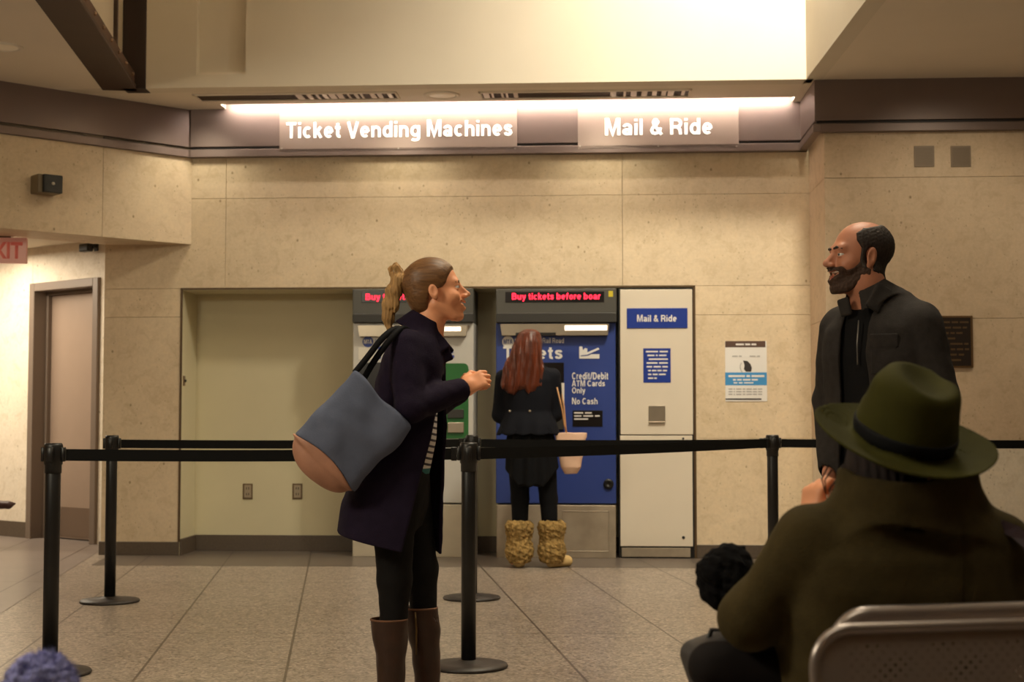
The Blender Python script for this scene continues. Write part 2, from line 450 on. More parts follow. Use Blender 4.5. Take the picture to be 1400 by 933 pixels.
# door wall of the passage
f0, f1 = floor_at(40, 736.5), floor_at(133, 745)
Dw = Frame(f0.xy, (f1 - f0).xy)
zpc = Dw.Z(340, 40)
dx0, dx1 = Dw.U(41), Dw.U(135); zd = Dw.Z(383, 100)
bm = new()
M['stone_white'] = stone('limestone_passage', (224, 214, 198))
box(bm, -6, dx0 + .01, 0, .3, 0, zpc + .6); box(bm, dx1 - .01, dx1 + .9, 0, .3, 0, zpc + .6); box(bm, dx0, dx1, 0, .3, zd - .01, zpc + .6)
fobj('wall_passage', bm, M['stone_white'], Dw, 'structure')
bm = new(); box(bm, -6, dx0, -.012, 0, 0, Dw.Z(713, 20), .003, 1); fobj('baseboard_passage', bm, M['base'], Dw, 'structure')
bm = new(); fw = .075
M['door_frame'] = mat('door_frame_metal', (118, 104, 92), .45, .1)
M['door_leaf'] = mat('door_leaf_metal', (152, 132, 116), .4, .1, var=.04, vscale=3)
for (a, b_) in ((dx0, dx0 + fw), (dx1 - fw, dx1)): box(bm, a, b_, -.03, .26, 0, zd, .004, 1)
box(bm, dx0 + fw, dx1 - fw, -.03, .26, zd - fw, zd, .004, 1)
box(bm, dx0 + fw, dx0 + fw + .03, .10, .26, 0, zd - fw, .003, 1); box(bm, dx0 + fw, dx1 - fw, .10, .26, zd - fw - .03, zd - fw, .003, 1)
dfr = fobj('door_1', bm, M['door_frame'], Dw, 'structure')
bm = new(); box(bm, dx0 + fw + .03, dx1 - fw, .14, .19, .012, zd - fw - .03, .003, 1)
lf = fobj('door_leaf', bm, M['door_leaf'], Dw, None, dfr)
bm = new(); box(bm, dx0 + fw + .04, dx1 - fw - .01, .134, .14, .03, Dw.Z(697, 110), .001, 1)
fobj('kick_plate', bm, mat('kick_plate_steel', (126, 108, 94), .35, .5), Dw, None, dfr)
bm = new(); kz = Dw.Z(594, 120); ku = dx1 - fw - .09
lathe(bm, [(.03, 0), (.03, .008), (.012, .012), (.012, .04), (.026, .05), (.028, .065), (.02, .078), (.0, .08)], 20, (ku, .14, kz), Matrix.Rotation(PI / 2, 4, 'X'))
fobj('door_knob', bm, mat('door_knob_metal', (190, 170, 150), .25, .9), Dw, None, dfr, True)
bm = new(); quad(bm, [(-9, 9, zpc), (Lb.w(-.3).x, 8.6, zpc), (B.w(uC0).x + .1, B.w(uC0).y, zpc), (-2.6, 15, zpc), (-9, 15, zpc)])
# passage ceiling as a slab starting behind the beam
bm.free(); bm = new(); box(bm, -6, .1, .44, 4.5, zpc, zpc + .1); fobj('ceiling_passage', bm, M['upper'], Lb, 'structure')

# ------------------------------------------------------------------ fascia band: panel, groove, lip
def fascia(name, fr, u0, u1, off, zt):
    bm = new(); zl = zf0
    box(bm, u0, u1, -off, .02, zl + .085, zt, .002, 1)
    a = fobj(name, bm, M['fascia'], fr, 'structure')
    bm = new(); box(bm, u0, u1, -off + .02, .02, zl + .062, zl + .0855); fobj('fascia_groove', bm, M['fascia_dark'], fr, None, a)
    bm = new(); box(bm, u0, u1, -off - .012, .02, zl, zl + .062, .004, 1); fobj('fascia_lip', bm, M['fascia'], fr, None, a)
    return a
OFF = .05
fascia('trim_2', B, B.U(258.5), B.U(1107) - .0, OFF, ZC + .118)
fascia('trim_3', Lb, -4.2, .02, .02, ZC)
fascia('trim_4', C, cL - .03, cL + 5.3, .04, ZC)
R_ = Frame(C.w(cL - .03).xy, (B.n).xy)                 # left-facing return of the column: u towards viewer
Rt = Frame(B.w(cL - .03 - 0.0).xy, (-B.n.x, -B.n.y))
bm = new(); box(bm, cL - .07, cL - .025, -.04, COLOFF, zf0 + .085, ZC, .002, 1); a = fobj('trim_5', bm, M['fascia'], C, 'structure')
bm = new(); box(bm, cL - .082, cL - .02, -.05, COLOFF, zf0, zf0 + .062, .004, 1); fobj('fascia_lip', bm, M['fascia'], C, None, a)
bm = new(); box(bm, cL - .05, cL - .02, -.02, COLOFF, zf0 + .06, zf0 + .087); fobj('fascia_groove', bm, M['fascia_dark'], C, None, a)

# ------------------------------------------------------------------ ceiling, soffit and the tall light well
UW = Frame((B.O + B.n * .82).xy, (1, -0.06))           # face of the upper wall
ZT = 6.4
edge0 = at_z(1100, 112.5, ZC); edge1 = at_z(1185, 0, ZC); de = (edge1 - edge0).normalized()
tl0 = at_z(140, 123, ZC); tl1 = at_z(48, 0, ZC); dt = (tl1 - tl0).normalized()
uwL = UW.u.dot(tl0 - UW.O) - .05; uwR = UW.u.dot(edge0 - UW.O)
# left ceiling / right ceiling slabs (polygons in plan, extruded upwards)
def plan_slab(name, pts, z0, z1, m):
    t = bmesh.new(); a = [t.verts.new((p[0], p[1], z0)) for p in pts]; b_ = [t.verts.new((p[0], p[1], z1)) for p in pts]
    t.faces.new(a); t.faces.new(b_)
    for i in range(len(pts)): t.faces.new((a[i], a[(i + 1) % len(pts)], b_[(i + 1) % len(pts)], b_[i]))
    bmesh.ops.recalc_face_normals(t, faces=list(t.faces))
    return tag(obj(name, t, m), kind='structure')
eF = edge0 + de * 14; tF = tl0 + dt * 11.5
plan_slab('ceiling_right', [edge0.xy, eF.xy, (9, eF.y), (9, 14), (edge0.x + .2, 14)], ZC, ZC + .12, M['ceil'])
plan_slab('ceiling_left', [tl0.xy, (tl0.x + .02, 13.5), (-9, 13.5), (-9, tF.y), tF.xy], ZC, ZC + .12, M['ceil'])
ws = [UW.w(uwL - .3, .0), UW.w(uwR + .3, .0)]
SLOT = .17
us0 = B.U(309, OFF, 150)
plan_slab('ceiling_soffit', [UW.w(uwL - .2, .03).xy, UW.w(uwR + .25, .03).xy, B.w(uEnd + .3, -.3).xy, B.w(uEnd + .3, -OFF - SLOT).xy, B.w(us0, -OFF - SLOT).xy, B.w(us0, .4).xy, B.w(B.U(200), .4).xy], ZC + .0008, ZC + .12, M['ceil'])
plan_slab('ceiling_slot', [B.w(us0 - .05, .1).xy, B.w(us0 - .05, -OFF - SLOT - .05).xy, B.w(uEnd + .3, -OFF - SLOT - .05).xy, B.w(uEnd + .3, .1).xy], ZC + .121, ZC + .15, M['ceil'])
# upper wall with a sunken panel
pu0, pu1 = UW.U(263), UW.U(331); pz0 = UW.Z(102, 300)
bm = new()
box(bm, uwL - .6, pu0, 0, .15, ZC - .002, ZT); box(bm, pu1, uwR + .05, 0, .15, ZC - .002, ZT); box(bm, pu0, pu1, 0, .15, ZC - .002, pz0); box(bm, pu0 - .01, pu1 + .01, .07, .15, pz0 - .01, ZT)
fobj('wall_upper', bm, M['upper'], UW, 'structure')
# well sides
WSGN = 1 if Frame(edge0.xy, de.xy).n.x < 0 else -1
def wall_line(name, p, q, z0, z1, th, m):
    fr = Frame(p.xy, (q - p).xy); L_ = (q - p).length; bm = new(); box(bm, 0, L_, 0, th, z0, z1); return fobj(name, bm, m, fr, 'structure')
wall_line('wall_well_right', edge0 - de * .02 + Vector((-.006, 0, 0)), edge0 + de * 14 + Vector((-.006, 0, 0)), ZC - .002, ZT, WSGN * .12, M['upper'])
wall_line('wall_well_left', tl0 - dt * .3 + Vector((-.02, 0, 0)), tl0 + dt * 11.5 + Vector((-.02, 0, 0)), ZC + .12, ZT, .12, M['ceil'])
plan_slab('ceiling_well', [(-9, -5), (9, -5), (9, 13), (-9, 13)], ZT, ZT + .1, M['ceil'])
# hall walls outside the picture
for nm, p, q in (('wall_left', Vector((-8.9, -5, 0)), Vector((-8.9, 16, 0))), ('wall_right', Vector((8.9, 16, 0)), Vector((8.9, -5, 0))), ('wall_front', Vector((8.9, -4.9, 0)), Vector((-8.9, -4.9, 0)))):
    wall_line(nm, p, q, 0, ZT, -.1, M['stone'])

# ------------------------------------------------------------------ steel beam and post at the edge of the well
bw = .262
pr0 = tl0; rgt = Vector((-dt.y, dt.x, 0)); rgt = rgt if rgt.x > 0 else -rgt
bm = new()
def beam_box(bm, a, b_, w0, w1, z0, z1, bev=.004):
    fr = Frame(a.xy, (b_ - a).xy); L_ = (b_ - a).length
    t = bmesh.new(); box(t, 0, L_, w0, w1, z0, z1, bev, 1)
    merge(bm, t, Matrix.Translation(fr.O) @ Matrix.Rotation(fr.rz, 4, 'Z'))
sgn = -1 if (Frame(tl0.xy, dt.xy).n).dot(rgt) > 0 else 1
root = thing('steel_beam', 'dark brown steel beam with bolts and upright post at the upper left ceiling', 'beam', (tl0.x, tl0.y, ZC))
root_loc = Vector((tl0.x, tl0.y, ZC))
def beam_part(name, w0, w1, z0, z1, m, a=0.0, b_=7.0):
    bm = new(); beam_box(bm, tl0 + dt * a, tl0 + dt * b_, sgn * w0, sgn * w1, z0, z1)
    bmesh.ops.translate(bm, verts=list(bm.verts), vec=-root_loc)
    return obj(name, bm, m, root)
beam_part('bottom_flange', 0, bw, ZC - .004, ZC + .028, M['steel_beam'])
M['steel_beam2'] = mat('brown_steel_web', (88, 62, 46), .5, .2, var=.08, vscale=5)
wb_ = beam_part('web', .02, bw - .012, ZC + .028, ZC + .12, M['steel_beam2'])
bm = new()
for k in range(16):
    p = tl0 + dt * (.25 + k * .32) + rgt * (bw - .008)
    t = bmesh.new(); lathe(t, [(.014, 0), (.014, .010), (.006, .016), (0, .016)], 6)
    fr_ang = math.atan2(rgt.y, rgt.x)
    merge(bm, t, Matrix.Translation(Vector((p.x, p.y, ZC + .07)) - root_loc) @ Matrix.Rotation(fr_ang, 4, 'Z') @ Matrix.Rotation(PI / 2, 4, 'Y'))
obj('bolt_row', bm, mat('bolt_steel', (150, 122, 98), .35, .7), root)
pc = at_z(188, 124, ZC); bm = new()
box(bm, -.095, .085, -.06, .10, -.004, ZT - ZC - .02, .004, 1); bmesh.ops.translate(bm, verts=list(bm.verts), vec=Vector((pc.x, pc.y - .03, ZC)) - root_loc)
obj('post', bm, mat('post_steel', (44, 30, 24), .5, .2), root)
bm = new(); rp = at(158, 60, pc.y - .9); box(bm, -.014, .014, -.014, .014, 0, 2.3, .003, 1); bmesh.ops.translate(bm, verts=list(bm.verts), vec=Vector((rp.x, rp.y, ZC + .11)) - root_loc)
obj('hanger_rod', bm, M['steel_beam'], root)
# ------------------------------------------------------------------ things mounted on or standing at the wall
class WT:
    """a thing laid out in wall pixels of a frame; parts are boxes given by pixel rectangle and depth range"""
    def __init__(s, name, label, cat, fr, px, py, off=0.0, floor=False, group=None):
        s.fr = fr; u, z = fr.conv(px, py, off)
        s.u0, s.z0, s.y0 = u, (0.0 if floor else z), -off
        s.root = thing(name, label, cat, fr.w(u, -off, s.z0), fr.rz, group)
    def rect(s, px0, py0, px1, py1, off):
        mx, my = (px0 + px1) / 2, (py0 + py1) / 2
        return (s.fr.conv(px0, my, off)[0] - s.u0, s.fr.conv(px1, my, off)[0] - s.u0,
                s.fr.conv(mx, py1, off)[1] - s.z0, s.fr.conv(mx, py0, off)[1] - s.z0)
    def add(s, bm, r, off, back, bev=.003, zfloor=False, zmin=None):
        u0, u1, z0, z1 = r
        if zfloor: z0 = -s.z0
        box(bm, u0, u1, -off - s.y0, -back - s.y0, z0, z1, bev, 1)
    def part(s, name, m, r, off, back, bev=.003, parent=None, zfloor=False):
        bm = new(); s.add(bm, r if len(r) == 4 and r[0] < 5 and abs(r[3]) < 5 else s.rect(*r, off), off, back, bev, zfloor)
        return obj(name, bm, m, parent or s.root)
    def text(s, body, px, off, m, parent=None, bold=.0, name='lettering', thick=.0015, align='CENTER', leading=1.0):
        u0, u1, z0, z1 = s.rect(*px, off)
        if px[3] - px[1] < 5 and body != 'MTA': bm = word_marks(body, u0, u1, z0, z1, -off - s.y0, thick)
        elif all(c in GLY or c == ' ' for c in body): bm = stroke_text(body, u0, u1, z0, z1, -off - s.y0, .175 if bold > .02 else .14, thick)
        else: bm = text_mesh(body, u0, u1, z0, z1, -off - s.y0, .0, thick, align, leading=leading)
        return obj(name, bm, m, parent or s.root)
    def shape(s, name, m, poly, off, thick, parent=None):
        """poly in px"""
        P = [(s.fr.conv(x, y, off)[0] - s.u0, s.fr.conv(x, y, off)[1] - s.z0) for x, y in poly]
        bm = new(); prism(bm, P, -off - s.y0, -off + thick - s.y0); return obj(name, bm, m, parent or s.root)
def word_marks(body, x0, x1, z0, z1, y, thick):
    """print too small to read in the photograph: one short dash per word, of the word's length"""
    bm = new(); ws = [len(w) for w in body.split()]; tot = sum(ws) + .8 * (len(ws) - 1); x = 0
    for w in ws:
        a = x0 + (x1 - x0) * x / tot; b = x0 + (x1 - x0) * (x + w) / tot; box(bm, a, b, y - thick, y, z0 + (z1 - z0) * .15, z1 - (z1 - z0) * .15); x += w + .8
    return bm
def px_circle(cx, cy, r, n=28): return [(cx + r * math.cos(2 * PI * k / n), cy + r * math.sin(2 * PI * k / n)) for k in range(n)]

M['mach_grey'] = mat('machine_grey', (78, 76, 70), .45, .1)
M['mach_dark'] = mat('machine_dark', (46, 44, 40), .5)
M['mach_white'] = mat('machine_white', (196, 192, 184), .35, .05, var=.02)
M['mach_blue'] = mat('machine_blue', (44, 64, 132), .4, var=.05, vscale=4)
M['steel'] = mat('brushed_steel', (178, 166, 148), .32, .75, var=.06, vscale=9)
M['steel_kick'] = mat('stainless_kick', (172, 158, 138), .38, .45, var=.14, vscale=6)
M['beige_kick'] = mat('beige_kick', (190, 178, 156), .4, .1, var=.05)
M['black'] = mat('black_plastic', (20, 19, 18), .4)
M['screen_black'] = mat('display_black', (20, 16, 16), .3)
M['led'] = mat('red_led', (255, 40, 70), .5, emit=(255, 34, 62), es=2.6)
M['white_txt'] = mat('white_print', (226, 222, 216), .5)
M['paper'] = mat('white_paper', (224, 218, 204), .7)
M['blue_sign'] = mat('blue_sign', (26, 54, 140), .4)
M['green'] = mat('green_panel', (30, 96, 40), .45)
M['panel_cream'] = mat('cabinet_white', (232, 220, 200), .28, .15, var=.025, vscale=2)
M['yellow'] = mat('yellow_sticker', (200, 180, 40), .6)

# ---- blue ticket machine
t = WT('ticket_machine', 'blue ticket vending machine with red LED display and printed white lettering', 'ticket machine', B, 760, 763, .0, True)
bo = .02
body = t.part('body', M['mach_blue'], t.rect(678, 441, 842, 689, bo), bo, -.40, .006)
hd = t.part('header', M['mach_grey'], t.rect(678, 395, 843, 441, bo + .03), bo + .03, -.40, .005)
ds = t.part('display', M['screen_black'], t.rect(691, 398.5, 826, 413.5, bo + .034), bo + .034, .0, .002, hd)
t.text('Buy tickets before boar', (700, 400.8, 821, 409.6), bo + .035, M['led'], ds, .035)
t.part('sticker', M['yellow'], t.rect(832, 398, 838, 406, bo + .032), bo + .032, .03, .0, hd)
t.part('ledge', M['mach_dark'], t.rect(678, 428, 843, 441, bo + .055), bo + .055, .0, .004)
bm = new(); lam = t.rect(684, 443, 833, 459, bo + .05)
prism(bm, [(lam[0], lam[3]), (lam[1], lam[3]), (lam[1] - .012, lam[2]), (lam[0] + .012, lam[2])], -.075, -.015, .003)
lb = obj('lamp_bar', bm, M['steel'], t.root)
t.part('lamp_tube', mat('lamp_tube', (255, 244, 226), .4, emit=(255, 236, 205), es=1.6), t.rect(772, 445, 830, 452, .078), .078, .07, .002, lb)
t.part('lamp_slot', M['black'], t.rect(705, 455, 760, 459, .078), .078, .07, .001, lb)
W_ = M['white_txt']; o1 = bo + .001
lg = t.shape('logo', W_, px_circle(694.5, 467.5, 8), o1 + .003, .004)
t.text('MTA', (688.5, 464.5, 700.5, 470.5), o1 + .004, M['mach_blue'], lg, .03)
t.text('Long Island Rail Road', (704, 462.5, 771, 469.5), o1, W_, bold=.02)
t.text('Tickets', (688, 474, 769, 491), o1, W_, bold=.035)
# hand and ticket emblem
em = t.shape('emblem', W_, [(792, 490.5), (792, 474), (796, 474), (797, 479), (800, 476), (803, 477), (803, 482), (818, 475.5), (819.5, 478), (806, 484.5), (819.5, 484.5), (819.5, 490.5)], o1 + .003, .004)
t.shape('emblem_line', M['mach_blue'], [(794, 486.2), (803, 485.2), (818, 478.6), (818, 479.8), (804, 486.6), (794, 487.6)], o1 + .0045, .002, em)
for s_, r_ in (('Credit/Debit', (782, 509.5, 831.5, 519)), ('ATM Cards', (782, 520.5, 827, 528.5)), ('Only', (782, 530, 800, 538)), ('No Cash', (782, 544.5, 817, 553))):
    t.text(s_, r_, o1, W_, bold=.028)
scr = t.part('screen', M['screen_black'], t.rect(700, 496, 771, 550, bo + .006), bo + .006, .0, .003)
t.part('receipt', M['paper'], t.rect(764, 524, 771.5, 552, bo + .012), bo + .012, .0, .001)
t.part('keypad', M['mach_dark'], t.rect(700, 553, 771, 588, bo + .02), bo + .02, .0, .004)
npl = t.part('notice_plate', M['screen_black'], t.rect(783, 561.5, 824, 583.5, bo + .004), bo + .004, .0, .001)
for k, (w_, s_) in enumerate(((809, 'mmmm mmm'), (820, 'mmm mmmm mm'), (804, 'mmmm'))):
    t.text(s_, (785, 563.5 + k * 4.2, w_, 566.2 + k * 4.2), bo + .005, W_, npl, .02)
bm = new(); lathe(bm, [(.036, 0), (.040, .004), (.040, .012), (.03, .018), (.012, .019), (.012, .014), (0, .014)], 24, (0, 0, 0))
lk = t.rect(832, 660, 834, 662, bo); bmesh.ops.transform(bm, matrix=Matrix.Translation((lk[0], -bo, lk[2])) @ Matrix.Rotation(PI / 2, 4, 'X'), verts=list(bm.verts)); 
obj('lock', bm, M['black'], t.root, True)
kk = t.part('kick_plate', M['steel_kick'], t.rect(679, 691, 842, 763, bo), bo, -.40, .004, zfloor=True)
bm = new(); r_ = t.rect(769, 699, 833, 755, bo + .002)
for (a, b_, c_, d_) in ((r_[0], r_[1], r_[3] - .006, r_[3]), (r_[0], r_[1], r_[2], r_[2] + .006), (r_[0], r_[0] + .006, r_[2], r_[3]), (r_[1] - .006, r_[1], r_[2], r_[3])): box(bm, a, b_, -bo - .002, -bo + .004, c_, d_, .001, 1)
obj('access_frame', bm, M['steel'], kk)

# ---- white ticket machine
t = WT('ticket_machine', 'white ticket vending machine with green panel, half hidden by the woman in the navy coat', 'ticket machine', B, 565, 762, .0, True)
body = t.part('body', M['mach_white'], t.rect(482, 441, 647, 688, bo), bo, -.40, .006)
hd = t.part('header', M['mach_grey'], t.rect(482, 395, 647, 441, bo + .03), bo + .03, -.40, .005)
ds = t.part('display', M['screen_black'], t.rect(494, 398.5, 632, 413.5, bo + .034), bo + .034, .0, .002, hd)
t.text('Buy tickets before boar', (500, 401.4, 626, 410), bo + .035, M['led'], ds, .035)
t.part('ledge', M['mach_dark'], t.rect(482, 429, 647, 441, bo + .05), bo + .05, .0, .004)
bm = new(); lam = t.rect(489, 445, 639, 460, bo + .05)
prism(bm, [(lam[0], lam[3]), (lam[1], lam[3]), (lam[1] - .012, lam[2]), (lam[0] + .012, lam[2])], -.075, -.015, .003)
lb = obj('lamp_bar', bm, M['steel'], t.root)
t.part('lamp_tube', bpy.data.materials['lamp_tube'], t.rect(585, 447, 630, 453, .078), .078, .07, .002, lb)
lg = t.shape('logo', M['blue_sign'], px_circle(503, 467.5, 7.5), o1 + .003, .004)
t.text('MTA', (497.5, 464.8, 508.5, 470.2), o1 + .004, W_, lg, .03)
t.text('Long Island Rail Road', (513, 463.5, 580, 470), o1, M['blue_sign'], bold=.02)
t.text('Tickets', (513, 474, 590, 491), o1, M['blue_sign'], bold=.035)
t.part('notice', M['paper'], t.rect(490, 475, 511, 492, bo + .003), bo + .003, .0, .0)
em = t.shape('emblem', M['blue_sign'], [(604, 489.5), (604, 484.5), (612, 484), (619, 480.5), (620, 482), (614, 485.5), (621, 486), (621, 489.5)], o1 + .003, .004)
t.part('screen', M['screen_black'], t.rect(491, 496, 560, 552, bo + .006), bo + .006, .0, .003)
r_ = t.rect(585, 497, 640.5, 600, bo + .006); bm = new(); prism(bm, rrect(r_[0], r_[1], r_[2], r_[3], .04), -bo - .006, 0, .001); gp = obj('pay_panel', bm, M['green'], t.root)
t.part('card_slot', M['mach_dark'], t.rect(612, 560, 634, 572, bo + .02), bo + .02, .0, .003, gp)
t.part('change_tray', M['steel'], t.rect(612, 578, 634, 592, bo + .024), bo + .024, .0, .004, gp)
t.part('kick_plate', M['beige_kick'], t.rect(482, 690, 647, 763, bo), bo, -.40, .004, zfloor=True)

# ---- cream cabinet
t = WT('mail_cabinet', 'tall white panel cabinet with blue Mail & Ride sign and drop flap', 'cabinet', B, 898, 764, .0, True)
t.part('frame', M['black'], t.rect(845.5, 394, 949, 760, .004), .004, -.35, .002, zfloor=True)
door = t.part('upper_door', M['panel_cream'], t.rect(848, 396, 947, 594.5, .016), .016, .0, .003)
low = t.part('lower_door', M['panel_cream'], t.rect(848, 596, 947, 747.5, .016), .016, .0, .003)
t.part('kick_plate', M['steel_kick'], t.rect(850, 749.5, 944, 762, .010), .010, .0, .002)
sg = t.part('sign', M['blue_sign'], t.rect(857, 421.5, 940, 449, .022), .022, .01, .002)
t.text('Mail & Ride', (871, 431, 925, 440), .0222, W_, sg, .035)
nt = t.part('notice', M['blue_sign'], t.rect(879.5, 476.5, 917, 523.5, .018), .018, .01, .0)
for k, (x0, x1, s_) in enumerate(((883, 913, 'mmmmmm mmmm'), (885, 911, 'mmmm m mmmm'), (887, 913, 'mmmmmm'), (884, 913, 'mmmmm mmmm'), (884, 913, 'mmm mmmm mmm'), (886, 912, 'mm mmm mmm mmm'), (886, 910, 'mm mmm mmmm'), (886, 898, 'mmmm mm'))):
    y_ = 479.5 + k * 5.2; t.text(s_, (x0, y_, x1, y_ + 2.9), .0183, W_, nt, .02, thick=.0006)
bm = new(); f_ = t.rect(887.5, 555, 909, 579, .02)
box(bm, f_[0], f_[1], -.021, -.014, f_[2] + .012, f_[3], .002, 1); box(bm, f_[0] - .003, f_[1] + .003, -.034, -.014, f_[2], f_[2] + .014, .004, 1)
box(bm, f_[0] - .003, f_[0], -.024, -.014, f_[2], f_[3]); box(bm, f_[1], f_[1] + .003, -.024, -.014, f_[2], f_[3])
obj('drop_flap', bm, M['steel'], door)
t.shape('key_lock', M['mach_dark'], px_circle(934.5, 735.5, 2.2, 16), .019, .01, low)
t.shape('catch', M['mach_dark'], px_circle(934, 600, 1.6, 12), .019, .01, low)

# ---- strip-lit signs on the fascia
M['sign_panel'] = mat('sign_panel', (158, 140, 130), .42, .1)
M['sign_txt'] = mat('sign_lettering', (250, 248, 244), .5, emit=(255, 250, 244), es=.55)  # brightness put in as a glow, the letters are plain white
M['pin'] = mat('sign_pin', (200, 190, 180), .3, .8)
for nm, (x0, x1), txt, (a, b_), lab in (('ticket_sign', (382, 707), 'Ticket Vending Machines', (391.5, 700.5), 'long overhead sign panel lettered Ticket Vending Machines on the dark fascia'), ('mail_sign', (790, 1010), 'Mail & Ride', (827, 974), 'overhead sign panel lettered Mail & Ride on the dark fascia')):
    yo = (x0 + x1) / 2; sh = -(yo - 545) * .0085
    t = WT(nm, lab, 'sign', B, yo, 206 + sh, OFF)
    pn = t.part('panel', M['sign_panel'], t.rect(x0, 148.5 + sh, x1, 206.5 + sh, OFF + .012), OFF + .012, OFF + .001, .002)
    t.text(txt, (a, 165.8 + sh if nm == 'ticket_sign' else 162.3, b_, 187.4 + sh if nm == 'ticket_sign' else 184.4), OFF + .0125, M['sign_txt'], None, .04, thick=.004)
    for xx in (x0 + 3, (x0 + x1) / 2, x1 - 3):
        t.shape('fixing_pin', M['pin'], px_circle(xx, 203 + sh, 1.0, 10), OFF + .015, .004)

# ---- poster on the stone right of the cabinet
M['poster_brown'] = mat('poster_brown', (86, 62, 50), .6); M['poster_blue'] = mat('poster_blue', (62, 140, 196), .6); M['poster_dark'] = mat('poster_dark', (48, 42, 42), .6); M['poster_grey'] = mat('poster_grey', (176, 172, 168), .6)
t = WT('poster', 'white printed poster with brown header and blue stripe taped to the stone wall', 'poster', B, 1020, 549, .0)
sh_ = t.part('sheet', mat('poster_white', (226, 222, 216), .6), t.rect(991.5, 466.5, 1048.5, 549, .004), .004, .0005, .0)
t.part('header_band', M['poster_brown'], t.rect(991.5, 466.5, 1046.5, 475, .005), .005, .004, .0)
t.text('mmmmm mmm mmm', (1006, 469.5, 1034, 472.8), .0052, M['white_txt'], None, .02, thick=.0006)
t.part('blue_band', M['poster_blue'], t.rect(991.5, 509.5, 1048.5, 527, .005), .005, .004, .0)
t.text('mmmmmmmmm mm mmmmmmm', (996, 512.5, 1045, 516.5), .0052, M['white_txt'], None, .015, thick=.0006)
t.text('mm mmm mmmmm mmmm', (1002, 518, 1036, 521), .0052, M['white_txt'], None, .015, thick=.0006)
t.text('mm mm mmmmm', (1003, 522.5, 1030, 525), .0052, M['white_txt'], None, .015, thick=.0006)
for k, (a, b_) in enumerate(((1001, 1014), (1025, 1039))): t.text('mmmm mm', (a, 486, b_, 488.6), .0052, M['poster_grey'], None, .01, thick=.0006)
for k in range(3): t.text('mmm m mmmm mm mmmm mmm mmm', (996, 531 + k * 3.6, 1042, 533.4 + k * 3.6), .0052, M['poster_grey'], None, .01, thick=.0006)
t.part('footer_band', M['poster_dark'], t.rect(992, 545, 1041, 547, .005), .005, .004, .0)
t.shape('picture', M['poster_dark'], [(1016, 493), (1022, 494), (1026, 498), (1028, 503), (1027, 508.5), (1020, 508.5), (1017, 505), (1018, 500)], .0054, .001)
t.shape('picture_outline', M['poster_grey'], [(1013, 496), (1014.2, 496), (1012.6, 501), (1013.4, 506), (1015.5, 509), (1013.6, 509), (1011.4, 504), (1011.5, 500)], .0054, .001)

# ---- bronze plaque on the column
t = WT('plaque', 'dark bronze wall plaque with raised lines of lettering', 'plaque', C, 1300, 503, .0)
t.part('edge', mat('plaque_rim', (116, 88, 58), .4, .6), t.rect(1262, 432, 1330.5, 503, .022), .022, .0, .003)
pf = t.part('face', mat('plaque_face', (44, 33, 26), .5, .4), t.rect(1264.5, 434.5, 1327.5, 500.5, .024), .024, .02, .001)
mt_ = mat('plaque_letters', (116, 92, 66), .4, .7)
for k, (a, b_, s_) in enumerate(((1270, 1324, 'mmm mmmmmm mmm mmmm'), (1270, 1322, 'mm mmm mmmm mmmm mm'), (1272, 1316, 'mmmmmm mm mm mmm'), (1276, 1306, 'mmmm mmm'), (1270, 1324, 'mmmm mm mm mmmmmm mm'), (1270, 1325, 'mm mmmm mm mm mmm mm'), (1270, 1318, 'mmmm mm mmm mm'), (1274, 1314, 'mmmmm'))):
    t.text(s_, (a, 439 + k * 7.4, b_, 442.6 + k * 7.4), .0242, mt_, pf, .02, thick=.0015)

# ---- two square wall speakers on the column
M['grille'] = mat('grille_grey', (122, 104, 84), .5, .2)
def wall_speaker(x0, x1, lab):
    t = WT('wall_speaker', lab, 'speaker', C, (x0 + x1) / 2, 228, .0, group='square grilles on the column')
    t.part('frame', mat('speaker_frame', (130, 112, 92), .5, .1) if 'speaker_frame' not in bpy.data.materials else bpy.data.materials['speaker_frame'], t.rect(x0, 199.5, x1, 228, .008), .008, .0, .002)
    bm = new(); r = t.rect(x0 + 2.2, 201.7, x1 - 2.2, 225.8, .010); n = 12
    for k in range(n):
        z = r[2] + (r[3] - r[2]) * (k + .5) / n
        box(bm, r[0], r[1], -.011, -.006, z - .0042, z + .0042)
    obj('grille', bm, M['grille'], t.root)
wall_speaker(1250, 1277.5, 'square grey wall grille high on the column, nearer the corner')
wall_speaker(1300, 1327.5, 'square grey wall grille high on the column, farther from the corner')

# ---- outlets in the recess, lock on the recess side
M['plate'] = mat('outlet_plate', (168, 152, 128), .35, .3); M['plate_rim'] = mat('outlet_rim', (112, 92, 68), .4, .3)
def outlet(cx, lab):
    t = WT('wall_outlet', lab, 'outlet', B, cx, 684, -RD, group='outlets in the recess')
    t.part('plate', M['plate_rim'], t.rect(cx - 6.8, 661.5, cx + 6.8, 683, -RD + .006), -RD + .006, -RD, .002)
    fc = t.part('socket', M['plate'], t.rect(cx - 4.6, 663.7, cx + 4.6, 680.8, -RD + .009), -RD + .009, -RD, .001)
    for yy in (668, 676):
        for xx in (-1.5, 1.5): t.part('slot', M['black'], t.rect(cx + xx - .5, yy - 1.6, cx + xx + .5, yy + 1.6, -RD + .0095), -RD + .0095, -RD + .008, .0, fc)
outlet(338.5, 'wall outlet plate in the empty recess, the one nearer the recess side wall')
outlet(406.5, 'wall outlet plate in the empty recess, the one nearer the ticket machines')
u_, z_ = B.conv(251, 521, -.06)
rt = thing('key_switch', 'small keyed switch plate on the side wall of the empty recess', 'switch', B.w(uL + .004, .06, z_), B.rz)
bm = new(); box(bm, 0, .008, -.022, .022, -.04, .04, .002, 1); obj('plate', bm, M['plate_rim'], rt)
